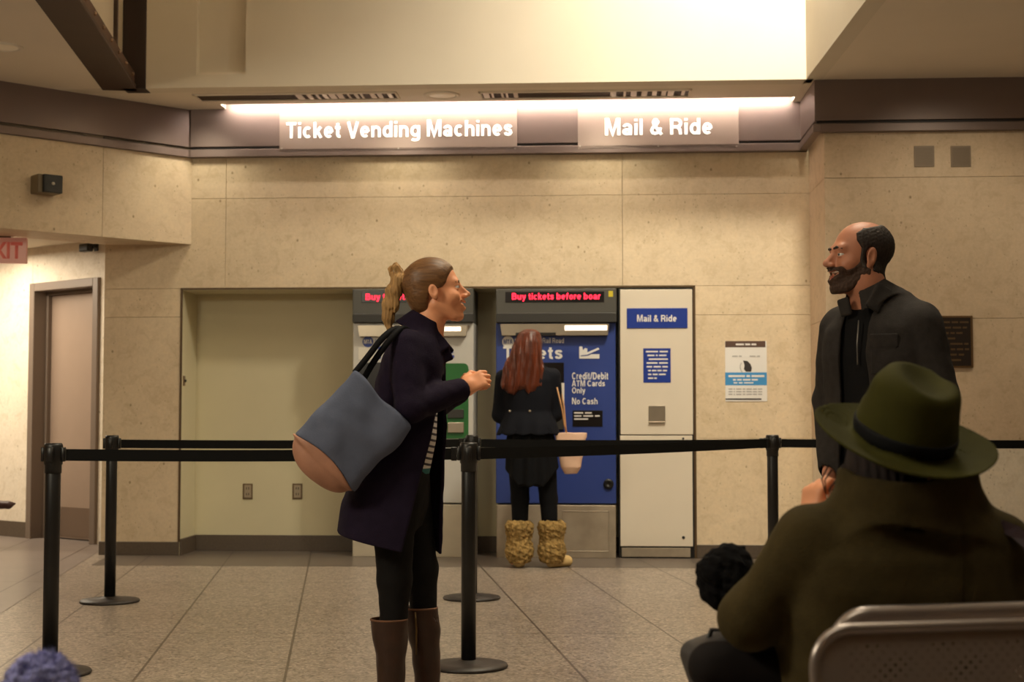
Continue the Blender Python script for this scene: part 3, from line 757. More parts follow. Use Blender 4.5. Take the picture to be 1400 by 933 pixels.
bm = new(); lathe(bm, [(.011, 0), (.011, .012), (.006, .014), (0, .014)], 14, (.008, 0, 0), Matrix.Rotation(PI / 2, 4, 'Y')); obj('key_barrel', bm, M['mach_dark'], rt, True)

# ---- strobe box on the left beam
u_, z_ = Lb.conv(64, 263, .05)
t = WT('alarm_box', 'small beige box with dark square lens on the angled stone beam', 'alarm', Lb, 68, 264, .0)
t.part('housing', mat('box_beige', (120, 104, 78), .5), t.rect(52, 239, 84, 264, .14), .14, .0, .004)
tl = t.part('lens_panel', M['black'], t.rect(60, 239, 86, 263.5, .165), .165, .13, .004)
bm = new(); r = t.rect(70, 248, 76, 254, .168); lathe(bm, [(.012, 0), (.012, .01), (.008, .014), (0, .015)], 16); bmesh.ops.transform(bm, matrix=Matrix.Translation(((r[0] + r[1]) / 2, -.160, (r[2] + r[3]) / 2)) @ Matrix.Rotation(PI / 2, 4, 'X'), verts=list(bm.verts))
obj('lens', bm, mat('lens_grey', (200, 190, 170), .2), tl, True)

# ---- camera on the passage wall
u_, z_ = Dw.conv(119, 339, .1)
rt = thing('security_camera', 'small black security camera under the passage ceiling', 'camera', Dw.w(u_, 0, z_), Dw.rz)
bm = new(); tube(bm, [(0, -.005, .02), (0, -.06, .03), (0, -.09, .01)], .012, 10); box(bm, -.03, .03, -.012, 0, -.02, .06, .003, 1); obj('bracket', bm, M['mach_dark'], rt)
bm = new(); box(bm, -.075, .055, -.135, -.07, -.035, .035, .012, 2); obj('housing', bm, M['black'], rt)
bm = new(); lathe(bm, [(.022, 0), (.024, .012), (.018, .016), (0, .016)], 16, (.055, -.102, 0), Matrix.Rotation(PI / 2, 4, 'Y')); obj('lens', bm, M['screen_black'], rt, True)

# ---- exit sign in the passage
ex = at(18, 343, 10.9); exr = Lb.rz
rt = thing('exit_sign', 'pale pink hanging exit sign with red letters in the passage', 'sign', (ex.x, ex.y, at(18, 360.5, 10.9).z), 0.12)
wE = (at(36, 343, 10.9).x - at(-26, 343, 10.9).x); hE = at(18, 325.5, 10.9).z - at(18, 360.5, 10.9).z
xr = at(36.5, 343, 10.9).x - ex.x
bm = new(); box(bm, xr - wE, xr, -.02, .02, 0, hE, .004, 1); obj('panel', bm, mat('exit_panel', (226, 170, 150), .35, emit=(226, 150, 130), es=.12), rt)
obj('lettering', text_mesh('EXIT', xr - wE + .03, xr - .03, .035, hE - .035, -.0205, .03, .003), mat('exit_letters', (214, 126, 108), .4, emit=(220, 90, 80), es=.15), rt)
bm = new(); box(bm, xr - wE / 2 - .05, xr - wE / 2 + .05, -.012, .012, hE, zpc - rt.location.z, .002, 1); obj('stem', bm, M['plate_rim'], rt)

# ---- ceiling fixtures in the soffit
def slot_vent(x0, x1, yc, lab, tex):
    p0 = at_z(x0, yc, ZC); p1 = at_z(x1, yc, ZC); fr = Frame(p0.xy, (1, -.06)); L_ = (p1 - p0).length
    rt = thing('ceiling_vent', lab, 'vent', ((p0.x + p1.x) / 2, (p0.y + p1.y) / 2, ZC), fr.rz, 'linear slots in the soffit')
    h = .115; bm = new()
    for (a, b_) in ((-h, -h + .02), (h - .02, h)): box(bm, -L_ / 2, L_ / 2, a, b_, -.012, .001, .002, 1)
    for (a, b_) in ((-L_ / 2, -L_ / 2 + .02), (L_ / 2 - .02, L_ / 2)): box(bm, a, b_, -h, h, -.012, .001, .002, 1)
    obj('frame', bm, M['ceil'], rt)
    bm = new(); box(bm, -L_ / 2 + .02, L_ / 2 - .02, -h + .02, h - .02, -.003, .0); obj('slot', bm, mat('vent_dark', (74, 60, 46), .7) if 'vent_dark' not in bpy.data.materials else bpy.data.materials['vent_dark'], rt)
    r2 = random.Random(x0)
    for (a, b_) in tex:
        bm = new(); x = a
        while x < b_:
            w = r2.uniform(.015, .05); box(bm, L_ * (x - .5), min(L_ * (x - .5) + w, L_ * (b_ - .5)), -h + .03, h - .03, -.009, -.003); x += (w + r2.uniform(.01, .06)) / L_
        obj('louvre_bank', bm, mat('vent_louvre', (206, 190, 168), .4, .3) if 'vent_louvre' not in bpy.data.materials else bpy.data.materials['vent_louvre'], rt)
slot_vent(266, 546, 131.5, 'long slot vent in the soffit above the Ticket Vending Machines sign', [(.5, .97)])
slot_vent(655, 944, 128, 'long slot vent in the soffit between the two lit signs', [(.02, .2), (.62, .97)])
def downlight(p, r, lab):
    rt = thing('ceiling_light', lab, 'light', (p.x, p.y, ZC), 0, 'round recessed downlights')
    bm = new(); lathe(bm, [(r, .004), (r, -.006), (r * .8, -.010), (r * .74, -.004), (r * .74, .003)], 32); obj('trim_ring', bm, M['ceil'], rt, True)
    bm = new(); lathe(bm, [(r * .74, .002), (r * .74, -.003), (r * .4, -.006), (0, -.007)], 32); obj('lens', bm, M['lamp_lens'], rt, True)
downlight(at_z(604, 130, ZC), .14, 'round recessed downlight in the soffit between the slot vents')
downlight(at_z(5, 64, ZC), .13, 'round recessed downlight in the left ceiling corner')

# ---- strip light in the slot above the fascia, shining onto the fascia and the signs
u0_, u1_ = B.U(309, OFF, 150), B.U(1103, OFF, 140)
rt = thing('strip_light', 'bright linear strip light in the slot above the fascia and signs', 'light', B.w((u0_ + u1_) / 2, -OFF - SLOT, ZC + .03), B.rz)
hl = (u1_ - u0_) / 2
bm = new(); box(bm, -hl + .005, hl - .005, .004, .024, -.016, .03, .002, 1); obj('housing', bm, M['ceil'], rt)
bm = new(); box(bm, -hl + .01, hl - .01, .0235, .036, -.012, .026, .003, 1); obj('diffuser', bm, M['white_emit'], rt)

# ------------------------------------------------------------------ queue barriers
M['post'] = mat('stanchion_black', (19, 17, 16), .42)
M['postbase'] = mat('stanchion_base', (40, 33, 29), .5, var=.1, vscale=30)
M['belt'] = mat('belt_webbing', (19, 18, 17), .75, bump=.1, bscale=300)
HS = .995
def stanchion(p, lab, first=None):
    if first is None:
        rt = thing('stanchion', lab, 'stanchion', (p.x, p.y, 0), 0, 'queue stanchions')
        bm = new(); lathe(bm, [(.0, 0), (.172, 0), (.176, .006), (.172, .014), (.12, .022), (.05, .027), (.04, .034), (.0, .034)], 48); obj('base', bm, M['postbase'], rt, True)
        bm = new(); lathe(bm, [(.033, .03), (.033, .87), (.031, .875), (0, .875)], 28); obj('post', bm, M['post'], rt, True)
        bm = new(); lathe(bm, [(0, .865), (.036, .865), (.036, .9), (.040, .905), (.040, .985), (.036, HS), (0, HS)], 28)
        for a in range(4):
            t2 = bmesh.new(); box(t2, .036, .052, -.013, .013, .915, .978, .003, 1); merge(bm, t2, Matrix.Rotation(a * PI / 2, 4, 'Z'))
        obj('belt_head', bm, M['post'], rt, True)
        return rt
    c = copy_tree(first); c.location = (p.x, p.y, 0); c['label'] = lab; return c
pFL = floor_at(68, 922); pRL = floor_at(150, 823.5); pFM = floor_at(640.5, 912.5); pRM = floor_at(645, 819); pR = floor_at(1058, 819)
s1 = stanchion(pFL, 'black queue post at the front left, beside the fuzzy blue hat')
stanchion(pRL, 'black queue post standing before the grey door and stone pier', s1)
stanchion(pFM, 'black queue post just beside the boots of the woman in navy', s1)
stanchion(pRM, 'black queue post behind the front middle one, partly hidden by it', s1)
stanchion(pR, 'black queue post at the far right, near the bald man', s1)
def belt(p, q, lab, z0=.944, sag=.006):
    d = (q - p).normalized(); a = p + d * .054; b_ = q - d * .054; L_ = (b_ - a).length; ang = math.atan2(d.y, d.x)
    mid = (a + b_) / 2
    rt = thing('queue_belt', lab, 'belt', (mid.x, mid.y, z0 - .0265), ang, 'retractable queue belts')
    t = bmesh.new(); n = 24; hb_ = .0255; rows = []
    for k in range(n + 1):
        x = -L_ / 2 + L_ * k / n; z = .0265 - sag * (1 - (2 * k / n - 1) ** 2)
        rows.append([t.verts.new((x, y, z + s * hb_)) for (y, s) in ((-.0012, -1), (.0012, -1), (.0012, 1), (-.0012, 1))])
    for r1, r2 in zip(rows, rows[1:]):
        for i in range(4): t.faces.new((r1[i], r1[(i + 1) % 4], r2[(i + 1) % 4], r2[i]))
    t.faces.new(rows[0]); t.faces.new(list(reversed(rows[-1]))); bmesh.ops.recalc_face_normals(t, faces=list(t.faces))
    obj('webbing', t, M['belt'], rt)
    bm = new(); box(bm, L_ / 2 - .026, L_ / 2 + .001, -.008, .008, -.004, .057, .003, 1); obj('belt_clip', bm, M['post'], rt)
belt(pFL, pFM, 'front black belt from the left post, passing behind the woman in navy')
belt(pRL, pRM, 'rear black belt running past the empty recess')
belt(pFM, pR, 'black belt slanting back from the front middle post to the far right one')
belt(pRM, pR, 'rear black belt passing in front of the red-haired person and cabinet')
pR2 = pR + Vector((2.6, -.1, 0))
stanchion(pR2, 'black queue post hidden behind the bald man', s1)
belt(pR, pR2, 'black belt running from the far right post towards the bald man')
# ------------------------------------------------------------------ smooth solid modelling: distance fields turned into meshes
f4 = np.float32
def V(*a): return np.array(a, dtype=f4)
def nv(a): a = np.asarray(a, dtype=np.float64); return a / np.linalg.norm(a)
def basis(x, z):
    """rows: local axes x (exact), y, z (approx)"""
    x = nv(x); z = np.asarray(z, float); y = nv(np.cross(z, x)); z = np.cross(x, y)
    return np.array([x, y, z], dtype=f4)
def rotz(a): return np.array([[math.cos(a), math.sin(a), 0], [-math.sin(a), math.cos(a), 0], [0, 0, 1]], dtype=f4)
def cap(a, b, r1, r2=None):
    a = np.asarray(a, f4); b = np.asarray(b, f4); r2 = r1 if r2 is None else r2
    ba = b - a; L = float(ba @ ba) + 1e-12
    def f(P):
        pa = P - a
        h = np.clip((pa @ ba) / f4(L), 0, 1)
        q = pa - h[:, None] * ba
        return np.sqrt(np.einsum('ij,ij->i', q, q)) - (r1 + (r2 - r1) * h)
    return f
def ell(c, r, R=None):
    c = np.asarray(c, f4); r = np.asarray(r, f4)
    def f(P):
        p = P - c
        if R is not None: p = p @ R.T
        q = p / r; k0 = np.sqrt(np.einsum('ij,ij->i', q, q)); q2 = q / r; k1 = np.sqrt(np.einsum('ij,ij->i', q2, q2)) + 1e-9
        return np.where(k0 < .25, (k0 - 1) * r.min(), k0 * (k0 - 1) / k1)
    return f
def rbox(c, h, r, R=None):
    c = np.asarray(c, f4); h = np.asarray(h, f4) - r
    def f(P):
        p = P - c
        if R is not None: p = p @ R.T
        q = np.abs(p) - h
        return np.linalg.norm(np.maximum(q, 0), axis=1) + np.minimum(q.max(1), 0) - r
    return f
def loft(secs, R=None, o=(0, 0, 0), n=2.0, capr=.01, smooth=True):
    """secs: (z, cx, cy, rx, ry) in a local frame with rows R and origin o; z rising"""
    s = np.array(sorted(secs), dtype=float); o = np.asarray(o, f4)
    zz = np.linspace(s[0, 0], s[-1, 0], 120)
    cols = [np.interp(zz, s[:, 0], s[:, k]) for k in range(1, 5)]
    if smooth:
        k_ = np.array([1, 2, 3, 4, 3, 2, 1.]); k_ /= k_.sum()
        cols = [np.convolve(np.pad(c, 3, mode='edge'), k_, 'valid') for c in cols]
    cx, cy, rx, ry = [c.astype(f4) for c in cols]; zz = zz.astype(f4)
    def f(P):
        p = P - o
        if R is not None: p = p @ R.T
        z = p[:, 2]
        a, b = np.interp(z, zz, rx).astype(f4), np.interp(z, zz, ry).astype(f4)
        x = np.abs(p[:, 0] - np.interp(z, zz, cx)) / a; y = np.abs(p[:, 1] - np.interp(z, zz, cy)) / b
        m = np.sqrt(x * x + y * y) if n == 2 else (x ** n + y ** n) ** (1 / n)
        # distance along the gradient: scale between the two radii
        w = (x * x * b + y * y * a) / np.maximum(x * x + y * y, 1e-9)
        sc = np.minimum(a, b) * .35 + .65 * (a * b) / np.maximum(w, 1e-6) * .8
        d = (m - 1) * np.minimum(sc, np.maximum(a, b))
        e = np.maximum(z - zz[-1], zz[0] - z)
        return smax(d, e, capr)
    return f
def smin(a, b, k):
    if k <= 0: return np.minimum(a, b)
    h = np.maximum(k - np.abs(a - b), 0) / k
    return np.minimum(a, b) - h * h * k * .25
def smax(a, b, k): return -smin(-a, -b, k)
class Sdf:
    def __init__(s): s.ops = []
    def u(s, f, k=.0): s.ops.append(('u', f, k)); return s
    def us(s, fs, k=.0):
        for f in fs: s.u(f, k)
        return s
    def cut(s, f, k=.0): s.ops.append(('s', f, k)); return s
    def keep(s, f, k=.0): s.ops.append(('i', f, k)); return s
    def add(s, f): s.ops.append(('d', f, 0)); return s         # displacement added to the distance
    def map(s, f): s.ops.append(('m', f, 0)); return s         # arbitrary map (d, P) -> d
    def __call__(s, P, ops=None):
        d = None
        for op, f, k in (s.ops if ops is None else ops):
            if op == 'u': v = f(P); d = v if d is None else smin(d, v, k)
            elif op == 's': d = smax(d, -f(P), k)
            elif op == 'i': d = smax(d, f(P), k)
            elif op == 'd': d = d + f(P)
            else: d = f(d, P)
        return d.astype(f4)
def xf(f, R, o, s=1.0):
    """field f given in a local frame (rows R, origin o, scale s) evaluated on world points"""
    o = np.asarray(o, f4)
    return lambda P: f(((P - o) @ R.T) / f4(s)) * f4(s)
def surf(field, lo, hi, res, B_=14, slack=1.6):
    lo = np.asarray(lo, float); hi = np.asarray(hi, float)
    n = np.ceil((hi - lo) / res / B_).astype(int) * B_ + 1
    D = np.full(tuple(n), 1e3, f4)
    nb = (n - 1) // B_
    ax = [np.arange(n[i]) for i in range(3)]
    cen = np.stack(np.meshgrid(*[(np.arange(nb[i]) + .5) * B_ * res + lo[i] for i in range(3)], indexing='ij'), -1).reshape(-1, 3).astype(f4)
    dc = field(cen)
    R = B_ * res * .5 * 1.74
    idx = np.stack(np.meshgrid(*[np.arange(k) for k in nb], indexing='ij'), -1).reshape(-1, 3)
    near = np.abs(dc) < R * slack + .012
    for (i, j, k) in idx[(~near) & (dc < 0)]:
        D[i * B_:(i + 1) * B_ + 1, j * B_:(j + 1) * B_ + 1, k * B_:(k + 1) * B_ + 1] = -1e3
    act = idx[near]
    og = np.stack(np.meshgrid(*[np.arange(B_ + 1)] * 3, indexing='ij'), -1).reshape(-1, 3)
    pure = isinstance(field, Sdf)
    CH = 24
    for c0 in range(0, len(act), CH):
        blk = act[c0:c0 + CH]
        P = ((blk[:, None, :] * B_ + og[None]) * res + lo).astype(f4).reshape(-1, 3)
        d = field(P).reshape(len(blk), B_ + 1, B_ + 1, B_ + 1)
        for q, (i, j, k) in enumerate(blk):
            D[i * B_:(i + 1) * B_ + 1, j * B_:(j + 1) * B_ + 1, k * B_:(k + 1) * B_ + 1] = d[q]
    # surface nets
    S_ = D < 0
    c = S_[:-1, :-1, :-1].astype(np.uint8)
    for a in (0, 1):
        for b in (0, 1):
            for e in (0, 1):
                if a + b + e: c = c + S_[a:n[0] - 1 + a, b:n[1] - 1 + b, e:n[2] - 1 + e]
    ci = np.argwhere((c > 0) & (c < 8))
    vid = np.full(tuple(n - 1), -1, np.int32); vid[ci[:, 0], ci[:, 1], ci[:, 2]] = np.arange(len(ci))
    acc = np.zeros((len(ci), 3)); cnt = np.zeros(len(ci))
    cor = [(a, b, e) for a in (0, 1) for b in (0, 1) for e in (0, 1)]
    val = {q: D[ci[:, 0] + q[0], ci[:, 1] + q[1], ci[:, 2] + q[2]].astype(float) for q in cor}
    for a in cor:
        for axis in range(3):
            if a[axis] == 0:
                b = list(a); b[axis] = 1; b = tuple(b)
                va, vb = val[a], val[b]; m = (va < 0) != (vb < 0)
                t = np.where(m, va / np.where(m, va - vb, 1), 0); t = np.clip(t, 0, 1)
                p = np.tile(np.array(a, float), (len(ci), 1)); p[:, axis] = t
                acc += p * m[:, None]; cnt += m
    Vt = (ci + acc / cnt[:, None]) * res + lo
    F_ = []
    for axis in range(3):
        s0 = [slice(1, n[i] - 1) for i in range(3)]; s1 = list(s0)
        s0[axis] = slice(0, n[axis] - 1); s1[axis] = slice(1, n[axis])
        A, Bq = S_[tuple(s0)], S_[tuple(s1)]
        e = np.argwhere(A != Bq)
        off = np.array([1, 1, 1]); off[axis] = 0; e = e + off
        inside = S_[e[:, 0], e[:, 1], e[:, 2]]
        u, v = (axis + 1) % 3, (axis + 2) % 3
        q = []
        for (du, dv) in ((-1, -1), (0, -1), (0, 0), (-1, 0)):
            w = e.copy(); w[:, u] += du; w[:, v] += dv; q.append(vid[w[:, 0], w[:, 1], w[:, 2]])
        q = np.stack(q, 1); q[~inside] = q[~inside][:, ::-1]
        F_.append(q)
    F_ = np.concatenate(F_); F_ = F_[(F_ >= 0).all(1)]
    return Vt, F_
def mesh_np(name, Vt, F_, m, parent=None, org=(0, 0, 0)):
    me = bpy.data.meshes.new(name); Vt = Vt - np.asarray(org)
    me.vertices.add(len(Vt)); me.vertices.foreach_set('co', Vt.astype(np.float32).ravel())
    me.loops.add(F_.size); me.loops.foreach_set('vertex_index', F_.astype(np.int32).ravel())
    me.polygons.add(len(F_)); me.polygons.foreach_set('loop_start', np.arange(0, F_.size, 4, dtype=np.int32))
    me.polygons.foreach_set('use_smooth', np.ones(len(F_), bool))
    me.update(calc_edges=True); me.validate()
    me.materials.append(m)
    return link(bpy.data.objects.new(name, me), parent)
def relax(Vt, F_, it=2, lam=.5):
    n = len(Vt)
    for _ in range(it):
        s = np.zeros((n, 3)); c = np.zeros(n)
        for a in range(4):
            i, j = F_[:, a], F_[:, (a + 1) % 4]
            for (p, q) in ((i, j), (j, i)):
                np.add.at(c, p, 1)
                for k in range(3): s[:, k] += np.bincount(p, Vt[q, k], n)
        Vt = Vt + lam * (s / np.maximum(c, 1)[:, None] - Vt)
    return Vt
def grow(name, field, lo, hi, res, m, parent=None, org=(0, 0, 0), sm=1):
    Vt, F_ = surf(field, lo, hi, res)
    if sm: Vt = relax(Vt, F_, sm, .5)
    return mesh_np(name, Vt, F_, m, parent, org)
def bounds(pts, pad):
    a = np.array(pts, float); return a.min(0) - pad, a.max(0) + pad

def wob(P, s, seed=0):
    """cheap smooth noise for cloth and hair"""
    x, y, z = (P[:, 0] * s, P[:, 1] * s, P[:, 2] * s)
    return (np.sin(x * 1.7 + 1.3 * seed + np.sin(y * 1.1 + seed) * 1.4) + np.sin(y * 2.1 - z * 1.3 + seed * 2.1 + np.sin(x * .9) * 1.2) + np.sin(z * 1.9 + x * .8 + seed * .7 + np.sin(y * 1.6 + z * .4))) / 3

# ------------------------------------------------------------------ anatomy
def head_sdf(open_=.0, ears=True, male=False, neck=True, smile=1.0):
    h = Sdf(); jd = -.008 * open_                      # jaw drop
    h.u(ell((-.016, 0, .034), (.097, .075, .082)))
    h.u(ell((.030, 0, -.026), (.058, .057, .085)), .03)
    jw = .054 if male else .048
    for s in (1, -1):
        h.u(cap((-.004, s * jw, -.052 + jd * .5), (.054, s * .022, -.098 + jd), .021 if male else .017, .017), .022)
        h.u(ell((.058, s * .040, -.034), (.027, .023, .024)), .02)
    h.u(ell((.072, 0, -.100 + jd), (.021, .024 if male else .019, .019)), .016)
    h.u(ell((.078, 0, -.062 + jd * .4), (.024, .030, .030)), .016)
    h.u(cap((.0775 if male else .0745, -.034, .020), (.0775 if male else .0745, .034, .020), .015 if male else .0115), .018)
    for s in (1, -1):
        h.cut(ell((.100, s * .034, -.003), (.017, .019, .012)), .012)
        h.u(ell((.0765, s * .0325, -.001), (.0140, .0160, .0135)), .004)
        h.cut(ell((.086, s * .0375, -.0005), (.0185, .0165, .0036 if male else .0044)), .002)
    w = .0115 if male else .0095
    h.u(cap((.086, 0, .010), (.114, 0, -.026), .0075, w), .012)
    h.u(cap((.084, 0, -.004), (.096, 0, -.034), .0095, .011), .008)
    h.u(ell((.1165, 0, -.030), (w * 1.05, w, w * .95)), .006)
    for s in (1, -1):
        h.u(ell((.104, s * .0125, -.035), (.012, .0075, .008)), .006)
        h.cut(ell((.109, s * .006, -.042), (.006, .004, .005)), .003)
    # lips and open mouth
    mz = -.063; lx = .0990; cz = .004 + .006 * smile
    for s in (1, -1):
        h.u(cap((lx, 0, mz + .006), (.0825, s * .0295, mz + cz), .0062, .0035), .008)
        h.u(cap((lx - .003, 0, mz - .009 + jd), (.0815, s * .0285, mz + cz - .002), .0066, .0035), .008)
    if open_ > 0:
        for s in (1, -1): h.cut(cap((.097, 0, mz - .001 + jd * .5), (.086, s * .0255, mz + cz * .7), .0045 + .0055 * open_, .003 + .003 * open_), .002)
    if ears:
        for s in (1, -1):
            R = basis((.95, s * .3, .18), (-.2, 0, 1))
            h.u(ell((-.010, s * .079, -.010), (.0185, .0100, .033 if male else .028), R), .006)
            h.u(ell((-.004, s * .075, -.036 if male else -.032), (.010, .007, .010)), .006)
            h.cut(ell((-.006, s * .090, -.008), (.0110, .0080, .020 if male else .016), R), .005)
    if neck: h.u(cap((-.020, 0, -.060), (-.045, 0, -.19), .056 if male else .047, .060 if male else .050), .03)
    return h
def hand_caps(R, o, curls=(60, 80, 60), side=1, s=1.0, spread=.0, thumb=((.018, .034, -.006), (.050, .050, -.016), (.072, .040, -.030))):
    """fields of one hand: frame rows R (x to the fingers, z out of the back), origin at the wrist; side +1: thumb at +y"""
    fs = [(rbox((.044, 0, .0), (.042, .036, .0140), .0135), .0), (cap((-.03, 0, 0), (.02, 0, 0), .026, .024), .02)]
    L = (.066, .074, .069, .053); ys = (.029, .0095, -.0100, -.0285)
    for k in range(4):
        p = np.array([.084 - .004 * abs(k - 1), ys[k] * side, .001]); ang = 0.0; r = .0092 if k < 3 else .0080
        yaw = spread * (1.5 - k) * side
        for j, fr in enumerate((.46, .30, .24)):
            ang += math.radians(curls[j] * (1 + .06 * (k - 1.5)))
            d = np.array([math.cos(ang) * math.cos(yaw), math.sin(yaw), -math.sin(ang)])
            q = p + d * L[k] * fr
            fs.append((cap(p, q, r, r * .92), .0045 if j == 0 else .002)); p = q; r *= .92
    t = [np.array((a, b * side, c)) for a, b, c in thumb]
    fs.append((cap(t[0], t[1], .0135, .011), .012)); fs.append((cap(t[1], t[2], .0108, .0085), .003))
    o = np.asarray(o, f4); g = []
    h = Sdf()
    for f, k in fs: h.u(f, k)
    return xf(h, R, o, s)
M['skin_f'] = mat('skin_fair', (238, 164, 122), .5, var=.05, vscale=18)
M['skin_m'] = mat('skin_ruddy', (184, 122, 94), .5, var=.05, vscale=18)
M['lips'] = mat('lips', (186, 96, 86), .4); M['teeth'] = mat('teeth', (236, 226, 212), .3)
M['mouth'] = mat('mouth_inside', (70, 24, 22), .5)
M['eyewhite'] = mat('eye_white', (226, 218, 210), .25); M['iris'] = mat('iris_dark', (46, 34, 28), .2)
def strands(name, col, var=.4, scale=(90, 90, 6), rough=.42):
    m = bpy.data.materials.new(name); m.use_nodes = True; t = NT(m); c = rgb(*col)[:3]
    f = t.noise(1.0, 4, .6, stretch=scale, dist=.4)
    t.color(t.ramp(f, [(.28, tuple(x * (1 - var) for x in c)), (.72, tuple(min(1, x * (1 + var)) for x in c))]))
    t.b.inputs['Roughness'].default_value = rough; t.b.inputs['Specular IOR Level'].default_value = .35
    t.bump(f, .5, .004); return m
def sphere_bm(r, n=20):
    bm = new(); bmesh.ops.create_uvsphere(bm, u_segments=n, v_segments=n // 2, radius=r); return bm
def put_local(bm, R, o, org):
    m = Matrix([[R[0][0], R[1][0], R[2][0], o[0] - org[0]], [R[0][1], R[1][1], R[2][1], o[1] - org[1]], [R[0][2], R[1][2], R[2][2], o[2] - org[2]], [0, 0, 0, 1]])
    bmesh.ops.transform(bm, matrix=m, verts=list(bm.verts)); return bm
def face_parts(root, R, o, org, open_, brow, lips=True, bw=1.0, bx=0.0, gaze=0.0):
    """eyes, teeth, lips and eyebrows of a head (local frame R,o)"""
    for s in (1, -1):
        bm = sphere_bm(.0126); bmesh.ops.translate(bm, verts=list(bm.verts), vec=(.0762, s * .0325, -.001))
        e = obj('eye', put_local(bm, R, o, org), M['eyewhite'], root, True)
        gz = nv((1, gaze, .0)); bm = sphere_bm(.0068, 16); bmesh.ops.translate(bm, verts=list(bm.verts), vec=(.0762 + gz[0] * .0067, s * .0325 + gz[1] * .0067, -.001))
        obj('iris', put_local(bm, R, o, org), M['iris'], e, True)
        g = Sdf().u(cap((.0880 + bx, s * .014, .0165 + (.005 if bw > 1.2 else 0)), (.0865 + bx, s * .032, .0215 + (.002 if bw > 1.2 else 0)), .0030 * bw, .0036 * bw)).u(cap((.0865 + bx, s * .032, .0215 + (.002 if bw > 1.2 else 0)), (.0745 + bx, s * .048, .0180), .0036 * bw, .0018 * bw), .002)
        Vt, F_ = surf(g, (.06, -.06 if s < 0 else 0, 0), (.11, 0 if s < 0 else .06, .04), .0016)
        mesh_np('eyebrow', Vt @ R + np.asarray(o), F_, brow, root, org)
    jd = -.008 * open_
    if open_ > 0:
        t = Sdf().u(ell((.076, 0, -.0565), (.0190, .0265, .0055))).keep(lambda P: .0 - P[:, 0] + .06)
        Vt, F_ = surf(t, (.05, -.03, -.07), (.11, .03, -.045), .0016); mesh_np('teeth', Vt @ R + np.asarray(o), F_, M['teeth'], root, org)
    if lips:
        mz = -.063; lx = .0990; cz = .010; l = Sdf()
        for s in (1, -1):
            l.u(cap((lx + .0018, 0, mz + .0055), (.0835, s * .0290, mz + cz), .0054, .0024), .002)
            l.u(cap((lx - .0014, 0, mz - .0095 + jd), (.0825, s * .0280, mz + cz - .002), .0058, .0024), .002)
        if open_ > 0:
            for s in (1, -1): l.cut(cap((.10, 0, mz - .001 + jd * .5), (.088, s * .0255, mz + cz * .7), .0045 + .0055 * open_, .003 + .003 * open_), .001)
        Vt, F_ = surf(l, (.07, -.035, -.095), (.12, .035, -.040), .0014); mesh_np('lips', Vt @ R + np.asarray(o), F_, M['lips'], root, org)
def head_frame(fwd, up=(0, 0, 1)): return basis(fwd, up)
